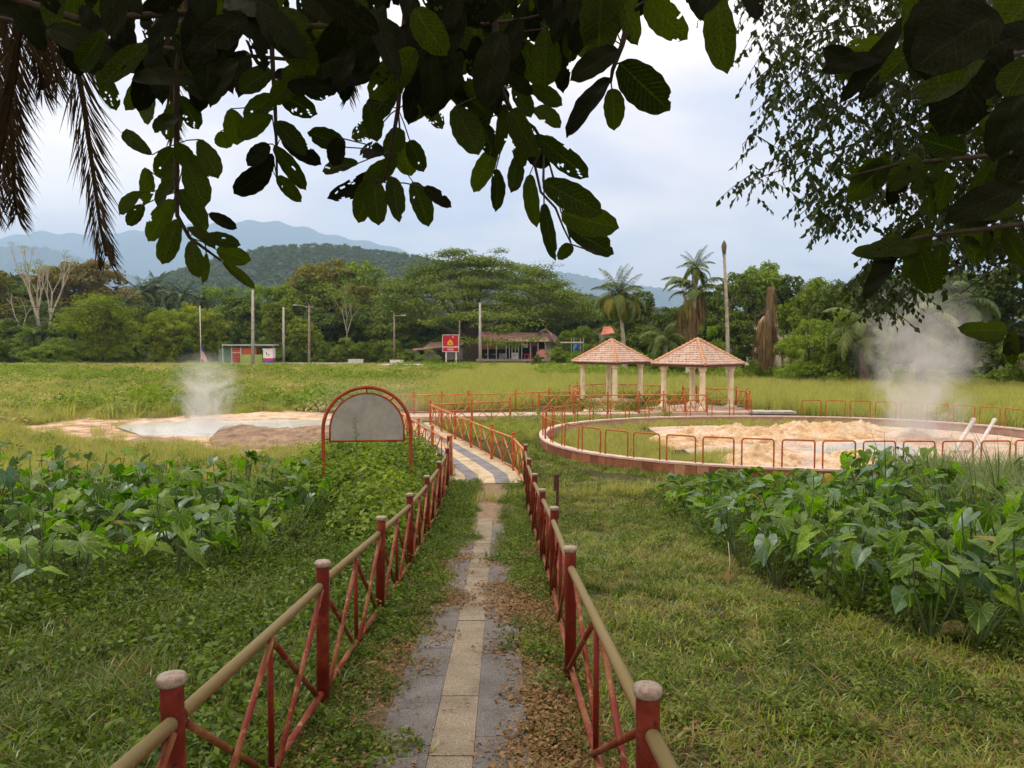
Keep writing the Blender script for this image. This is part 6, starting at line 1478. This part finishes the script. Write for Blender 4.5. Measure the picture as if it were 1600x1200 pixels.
for D0, st, lv in LEAFSETS:
    br, pts = branch(st, D0)
    for a, b_, c, d, w_ in lv:
        q = D0 + R.uniform(-.16, .16); w_ *= 1.0
        bb, tt = P(a, b_, q), P(c, d, q + R.uniform(-.04, .04))
        place_leaf(bb, tt, w_ / F * q, br, Vector())
        near = min(pts, key=lambda p: (p - bb).length)
        if (near - bb).length < .30:
            g = twigto(None, near, bb); g.build('leaf_stalk', M['twig'], br)
# the chain down to the lowest middle leaves
br, _ = branch([(850, 225, 1.75), (835, 255, 1.75), (845, 300, 1.75), (868, 325, 1.75), (880, 355, 1.75), (893, 382, 1.75), (935, 396, 1.76)], 1.75, .004, False)
# denser leaf mass along the top of the frame
MASS = [((0, -40), (0, 42), (60, 60), (110, 85), (165, 150), (215, 150), (260, 120), (330, 130), (420, 120), (470, 150), (545, 120), (570, 130), (640, 160), (700, 170), (760, 150), (780, 120), (850, 130), (900, 70), (960, 60), (985, 20), (1100, 5), (1150, -40))]
br, _ = branch([(-60, -30, 1.9), (120, 30, 1.9), (300, 20, 1.9), (480, 40, 1.9), (660, 50, 1.8), (820, 30, 1.8), (980, -10, 1.7)], 1.9, .014)
br2, _ = branch([(-40, 20, 2.3), (200, 70, 2.3), (420, 90, 2.3), (640, 110, 2.2), (840, 60, 2.2)], 2.3, .012)
cnt = 0
while cnt < 330:
    px, py = R.uniform(-40, 1160), R.uniform(-60, 215)
    if not inpoly(np.array([px]), np.array([float(max(py, -39))]), MASS[0])[0]: continue
    cnt += 1; q = R.uniform(1.45, 2.7); a = R.gauss(PI / 2, .75); L = R.uniform(62, 95) * (1.9 / q) ; w_ = L * R.uniform(.38, .5)
    bb = P(px - math.cos(a) * L * .4, py - math.sin(a) * L * .55, q); tt = P(px + math.cos(a) * L * .55, py + math.sin(a) * L * .45, q + R.uniform(-.06, .06))
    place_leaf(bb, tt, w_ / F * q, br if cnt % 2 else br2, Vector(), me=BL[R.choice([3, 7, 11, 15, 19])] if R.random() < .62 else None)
# right side: nearer and larger leaves
RT = empty('overhanging_bough', (0, 0, 0), 0, 'dark bough of large leaves coming in from the right edge', 'bough')
def rbranch(pix, r0=.012):
    pts = [P(*q) for q in pix]; g = MB(); g.tube(pts, [r0 * .6 * (1 - .8 * i / (len(pts) - 1)) + .0015 for i in range(len(pts))], 6); return g.build('branch', M['twig'], RT, True), pts
RB = [([(1700, 60, 2.2), (1560, 90, 2.0), (1440, 90, 1.9), (1400, 95, 1.9), (1340, 120, 1.9)], 22), ([(1700, 230, 2.0), (1580, 240, 1.9), (1480, 250, 1.85), (1410, 255, 1.8), (1330, 275, 1.8)], 19),
      ([(1720, 330, 2.0), (1600, 350, 1.9), (1520, 360, 1.85), (1440, 370, 1.8), (1370, 390, 1.8)], 27), ([(1720, 130, 2.4), (1600, 170, 2.3), (1500, 180, 2.2), (1430, 150, 2.2)], 16), ([(1700, 530, 2.2), (1600, 525, 2.1), (1560, 520, 2.1)], 9)]
for pix, n_ in RB:
    br, pts = rbranch(pix)
    for i in range(n_):
        u = (i / n_) ** 1.15 * (len(pts) - 1); k = min(int(u), len(pts) - 2); c = pts[k].lerp(pts[k + 1], u - k)
        q = c.y; dpx = R.uniform(-30, 30)
        L = R.uniform(.085, .125); d = Vector((R.uniform(-1, .45), R.uniform(-.25, .25), R.uniform(-1, .25))).normalized(); b0 = c + rjit(.035)
        place_leaf(b0, b0 + d * L, L * R.uniform(.38, .5), br, Vector())
br, pts = rbranch([(1700, -30, 1.2), (1560, -20, 1.1), (1420, -10, 1.05)])
for a, b_, c, d, w_, q in [(1560, 20, 1440, 80, 105, 1.15), (1500, -30, 1450, 105, 110, 1.2), (1420, -20, 1500, 130, 90, 1.3), (1560, 50, 1480, 200, 110, 1.5), (1640, 40, 1530, 70, 60, 1.3), (1610, 90, 1570, 150, 60, 1.3), (1540, 70, 1440, 160, 70, 1.45), (1620, -20, 1560, 60, 80, 1.4), (1470, 30, 1380, 120, 40, 1.6), (1420, 20, 1330, 150, 34, 1.8), (1600, 140, 1545, 235, 60, 1.6), (1640, 190, 1570, 290, 60, 1.7), (1380, 90, 1290, 100, 34, 1.8), (1600, 290, 1490, 330, 50, 1.7)]:
    place_leaf(P(a, b_, q), P(c, d, q), w_ / F * q, br, Vector(), me=BL[R.choice([3, 7, 11, 15, 19, 2, 6])])

# right: small-leaved tree farther back --------------------------------------------------
ST = empty('small_leaved_tree', (11, 6.5, 1.0), 0, 'tree with sprays of tiny dark leaves filling the upper right of the sky', 'tree'); o0 = ST.location.copy()
region = [(1150, -10), (1190, 30), (1150, 90), (1215, 130), (1185, 200), (1160, 290), (1185, 312), (1250, 235), (1265, 345), (1330, 345), (1345, 320), (1390, 300), (1375, 385), (1345, 420), (1335, 450), (1375, 490), (1425, 450), (1465, 400), (1560, 400), (1640, 430), (1700, 440), (1700, -40), (1150, -40)]
mb = MB(); mb.tube([(0, 0, -.4), (0, .3, 3), (-.4, .8, 6), (-1, 1, 8)], [.35, .28, .2, .12], 10)
for tip in [(1180, 280, 8.2), (1260, 340, 7.6), (1350, 300, 7.5), (1360, 490, 7.2), (1200, 60, 8.5), (1300, 120, 8), (1450, 200, 7.5), (1420, 420, 7.2), (1500, 460, 7)]:
    e_ = P(*tip) - o0; s_ = Vector((-.2, .5, 4.5 + R.uniform(0, 3))); mb.tube([s_, s_.lerp(e_, .4) + Vector((0, 0, .8)), s_.lerp(e_, .75) + Vector((0, 0, .4)), e_], [.07, .04, .018, .005], 5, cap=False)
Pp = []; Dd = []; Nn = []; sprays = 0
while sprays < 2000:
    px, py = R.uniform(1140, 1660), R.uniform(-30, 540)
    dens = np.interp(px, [1150, 1260, 1400, 1700], [.22, .7, 1, 1]) * (.45 + .55 * (vnoise(px * .02, py * .02, 1.0, 5) > -.35))
    if R.random() > dens or not inpoly(np.array([px]), np.array([py]), region)[0]: continue
    sprays += 1; q = R.uniform(6.3, 9.0); c = P(px, py, q); a = R.uniform(0, 6.28); d = Vector((math.cos(a), math.sin(a) * .7, -.55)).normalized(); L = R.uniform(.16, .38)
    pts = [c + d * L * u - Vector((0, 0, .18 * L * u * u)) for u in np.linspace(0, 1, 8)]
    mb.tube([p - o0 for p in (pts[0], pts[4], pts[7])], .0032, 3, cap=False)
    for i, p in enumerate(pts):
        for s_ in range(1):
            Pp.append(tuple(p - o0)); Dd.append((d.x * .3 + R.uniform(-.6, .6), d.y * .3 + R.uniform(-.6, .6), -.75)); Nn.append((R.uniform(-1, 1), R.uniform(-1, .2), R.uniform(-.2, .8)))
mb.build('trunk', M['twig'], ST, True)
Pp, Dd, Nn = map(np.array, (Pp, Dd, Nn)); ln = N.uniform(.052, .088, len(Pp)); near = np.argsort(-(ln / (Pp[:, 1] + o0.y)))
first = near[:300]; rest = near[300:]
V, Fc, T = leaves(Pp[rest], Dd[rest], Nn[rest], ln[rest], ln[rest] * .62, N.random(len(rest))); o = mk('foliage', V, Fc, M['smallleaf'], ST, attrs={'tint': ('FACE', T)}); tag(o, kind='stuff')
V, Fc, T = leaves(np.zeros((1, 3)), np.array([[1., 0, 0]]), np.array([[0, 0, 1.]]), 1.0, .62, np.array([.5])); sl = mk('leaf', V, Fc, M['smallleaf'], attrs={'tint': ('FACE', T)}, data_only=True)
for i in first:
    x_ = Vector(Dd[i]).normalized(); y_ = Vector(Nn[i]).cross(x_).normalized(); z_ = x_.cross(y_); o = ob('leaf', sl, ST, loc=Pp[i], scl=float(ln[i])); o.rotation_mode = 'QUATERNION'; o.rotation_quaternion = Matrix((x_, y_, z_)).transposed().to_quaternion()

# left: dead fronds of a palm just out of view ---------------------------------------------
PT = empty('withered_palm', (-3.6, 2.2, 1.2), 0, 'palm with brown withered fronds hanging into the upper left corner', 'palm tree'); o0 = PT.location.copy()
mb = MB(); mb.tube([(0, 0, -.3), (.05, .05, 2.5), (.15, .3, 5.2)], [.22, .18, .16], 10); mb.build('trunk', M['bark'], PT, True)
def hang(pix, D0, n, L, seed, dens=1.0, sp=1.0):
    rn = np.random.default_rng(seed); pts = [P(a, b_, D0 + .1 * i) - o0 for i, (a, b_) in enumerate(pix)]; g = MB()
    top = Vector((.15, .3, 5.2)); full = [top, top.lerp(pts[0], .5) + Vector((0, 0, .35))] + pts; g.tube(full, [.03, .026] + [.016 * (1 - .8 * i / len(pts)) + .001 for i in range(len(pts))], 5); nb = len(g.f)
    A = [np.array(p) for p in pts]; Pp = []; Dd = []; Nn = []; Ll = []
    for u in np.linspace(0, len(A) - 1.001, int(n * 1.25)):
        k = int(u); p = A[k] * (1 - (u - k)) + A[k + 1] * (u - k); tt = nrm((A[k + 1] - A[k])[None])[0]
        for s in (-1, 1):
            pr = 1 - .55 * (u / (len(A) - 1)); Pp.append(p); d = tt * 1.3 + np.array([s * .62 * sp, rn.uniform(-.35, .35), -.25]) + rn.normal(size=3) * .1; Dd.append(d); Nn.append(np.array([rn.uniform(-.5, .5), -1., rn.uniform(-.5, .5)])); Ll.append(L * pr * rn.uniform(.7, 1.15))
    Pp, Dd, Nn, Ll = map(np.array, (Pp, Dd, Nn, Ll)); V, Fc, T = leaves(Pp, Dd, Nn, Ll, .0075, rn.random(len(Pp)), .05)
    o = len(g.v); VV = g.v + [tuple(v) for v in V.tolist()]; FF = g.f + [tuple(int(q) + o for q in f) for f in Fc]
    mk('frond', VV, FF, M['deadfrond'], PT, attrs={'tint': ('FACE', np.concatenate([np.full(nb, .3), T]))})
hang([(95, -40), (112, 60), (130, 160), (144, 260), (156, 350), (166, 400)], 3.4, 95, .36, 1)
hang([(-5, -60), (8, 60), (16, 160), (20, 240), (22, 300), (26, 335)], 3.2, 110, .30, 2); hang([(20, -60), (30, 40), (22, 120), (8, 190), (-2, 260), (-6, 330)], 3.0, 90, .30, 3)
hang([(60, -60), (70, 0), (78, 60), (90, 130)], 3.5, 70, .30, 4); hang([(-30, -60), (-14, 60), (-4, 160), (2, 250)], 3.3, 90, .26, 5, sp=.8); hang([(40, -60), (58, 20), (60, 90), (66, 140)], 3.0, 60, .26, 6); hang([(250, -50), (262, 60), (268, 150), (271, 215)], 3.6, 60, .22, 7)
hang([(540, -60), (548, 30), (550, 110), (545, 150)], 3.6, 40, .2, 8)

# crown of the overhanging tree above and behind the viewer; it shades the near ground -----------
rn = np.random.default_rng(9); cc = []; rr_ = []
for k in range(420):
    x, y = rn.uniform(-8.5, 8.5), rn.uniform(-8, 5.5); z = 6.6 + max(0, y) * .62 + rn.uniform(0, 2.6)
    if (x / 8.5) ** 2 + ((y + 1) / 8) ** 2 > 1: continue
    cc.append((x, y, z)); s_ = rn.uniform(.6, 1.1); rr_.append((s_, s_, s_ * .5))
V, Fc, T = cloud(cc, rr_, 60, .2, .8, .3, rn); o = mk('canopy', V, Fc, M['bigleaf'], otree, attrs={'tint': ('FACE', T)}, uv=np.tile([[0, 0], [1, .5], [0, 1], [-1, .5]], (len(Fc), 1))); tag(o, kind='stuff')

# ================================================================== STEAM
def steam(name, c, dim, dens, nscale, seed, rise=1.0, col=(.98, .98, .99), low=.35, bot=.0, shear=.0):
    me = MB(); me.box((0, 0, 0), (2, 2, 2)); o = me.build(name, None); o.location = c; o.scale = dim
    m = bpy.data.materials.new(name + '_air'); m.use_nodes = True; n = m.node_tree.nodes; l = m.node_tree.links; n.clear()
    out = n.new('ShaderNodeOutputMaterial'); v = n.new('ShaderNodeVolumePrincipled'); v.inputs['Color'].default_value = col + (1,); v.inputs['Anisotropy'].default_value = .3
    tc = n.new('ShaderNodeTexCoord'); s = n.new('ShaderNodeSeparateXYZ'); l.new(tc.outputs['Object'], s.inputs[0])
    def mth(op, a, b_=None, c_=None):
        q = n.new('ShaderNodeMath'); q.operation = op
        for i, vv in enumerate((a, b_, c_)):
            if vv is None: continue
            if hasattr(vv, 'links'): l.new(vv, q.inputs[i])
            else: q.inputs[i].default_value = vv
        return q.outputs[0]
    u = mth('MULTIPLY_ADD', s.outputs[2], .5, .5)                        # 0 at the bottom, 1 at the top
    xx = mth('SUBTRACT', s.outputs[0], mth('MULTIPLY', u, shear))
    r = mth('SQRT', mth('ADD', mth('MULTIPLY', xx, xx), mth('MULTIPLY', s.outputs[1], s.outputs[1])))
    wd = mth('ADD', low * .9, mth('MULTIPLY', mth('SINE', mth('MULTIPLY', u, 2.4)), .80 - low * .9))
    rad = mth('SUBTRACT', 1.0, mth('DIVIDE', r, wd))
    g = n.new('ShaderNodeNewGeometry'); t = n.new('ShaderNodeTexNoise'); t.inputs['Scale'].default_value = nscale; t.inputs['Detail'].default_value = 6; t.inputs['Roughness'].default_value = .66; t.inputs['Distortion'].default_value = 1.3
    mp = n.new('ShaderNodeMapping'); mp.inputs['Location'].default_value = (seed, seed * 2, seed); l.new(g.outputs['Position'], mp.inputs[0]); l.new(mp.outputs[0], t.inputs['Vector'])
    nz = mth('MULTIPLY_ADD', t.outputs[0], 4.2, -2.15)
    q = n.new('ShaderNodeClamp'); l.new(mth('ADD', mth('MULTIPLY', rad, 1.1), nz), q.inputs[0])
    fade = mth('POWER', mth('SUBTRACT', 1.0, u), 1.0)
    q2 = n.new('ShaderNodeClamp'); l.new(mth('MULTIPLY', rad, 2.2), q2.inputs[0])
    q3 = n.new('ShaderNodeClamp'); l.new(mth('MULTIPLY', u, 8), q3.inputs[0])
    d = mth('MULTIPLY', mth('MULTIPLY', q.outputs[0], q2.outputs[0]), mth('MULTIPLY', mth('MULTIPLY', fade, dens), q3.outputs[0])); l.new(d, v.inputs['Density']); l.new(v.outputs[0], out.inputs['Volume'])
    o.data.materials.clear(); o.data.materials.append(m);
    return tag(o, kind='stuff')
def vol_at(name, px, py0, py1, wpx, D, dens, ns, seed, deep=None, **k):
    a = P(px, py0, D); b_ = P(px, py1, D); h = (a.z - b_.z) / 2; w_ = wpx / F * D / 2; return steam(name, (a.x, D, (a.z + b_.z) / 2), (w_, deep or w_, h), dens, ns, seed, **k)
vol_at('steam', 1450, 430, 706, 290, 27.5, 1.05, .8, 3.0, deep=1.9, low=.45, shear=-.12)
vol_at('steam.001', 322, 548, 676, 165, 31, 1.7, .9, 8.0, deep=1.4, low=.4)
vol_at('steam.002', 330, 650, 690, 440, 32.0, 1.5, .8, 5.0, deep=1.6, low=.9, rise=.9)
vol_at('steam.003', 585, 590, 672, 330, 37, .18, .5, 6.0, deep=2.0, low=.8)
vol_at('steam.004', 1420, 640, 712, 330, 28.5, .35, .6, 9.0, deep=2.6, low=.9)
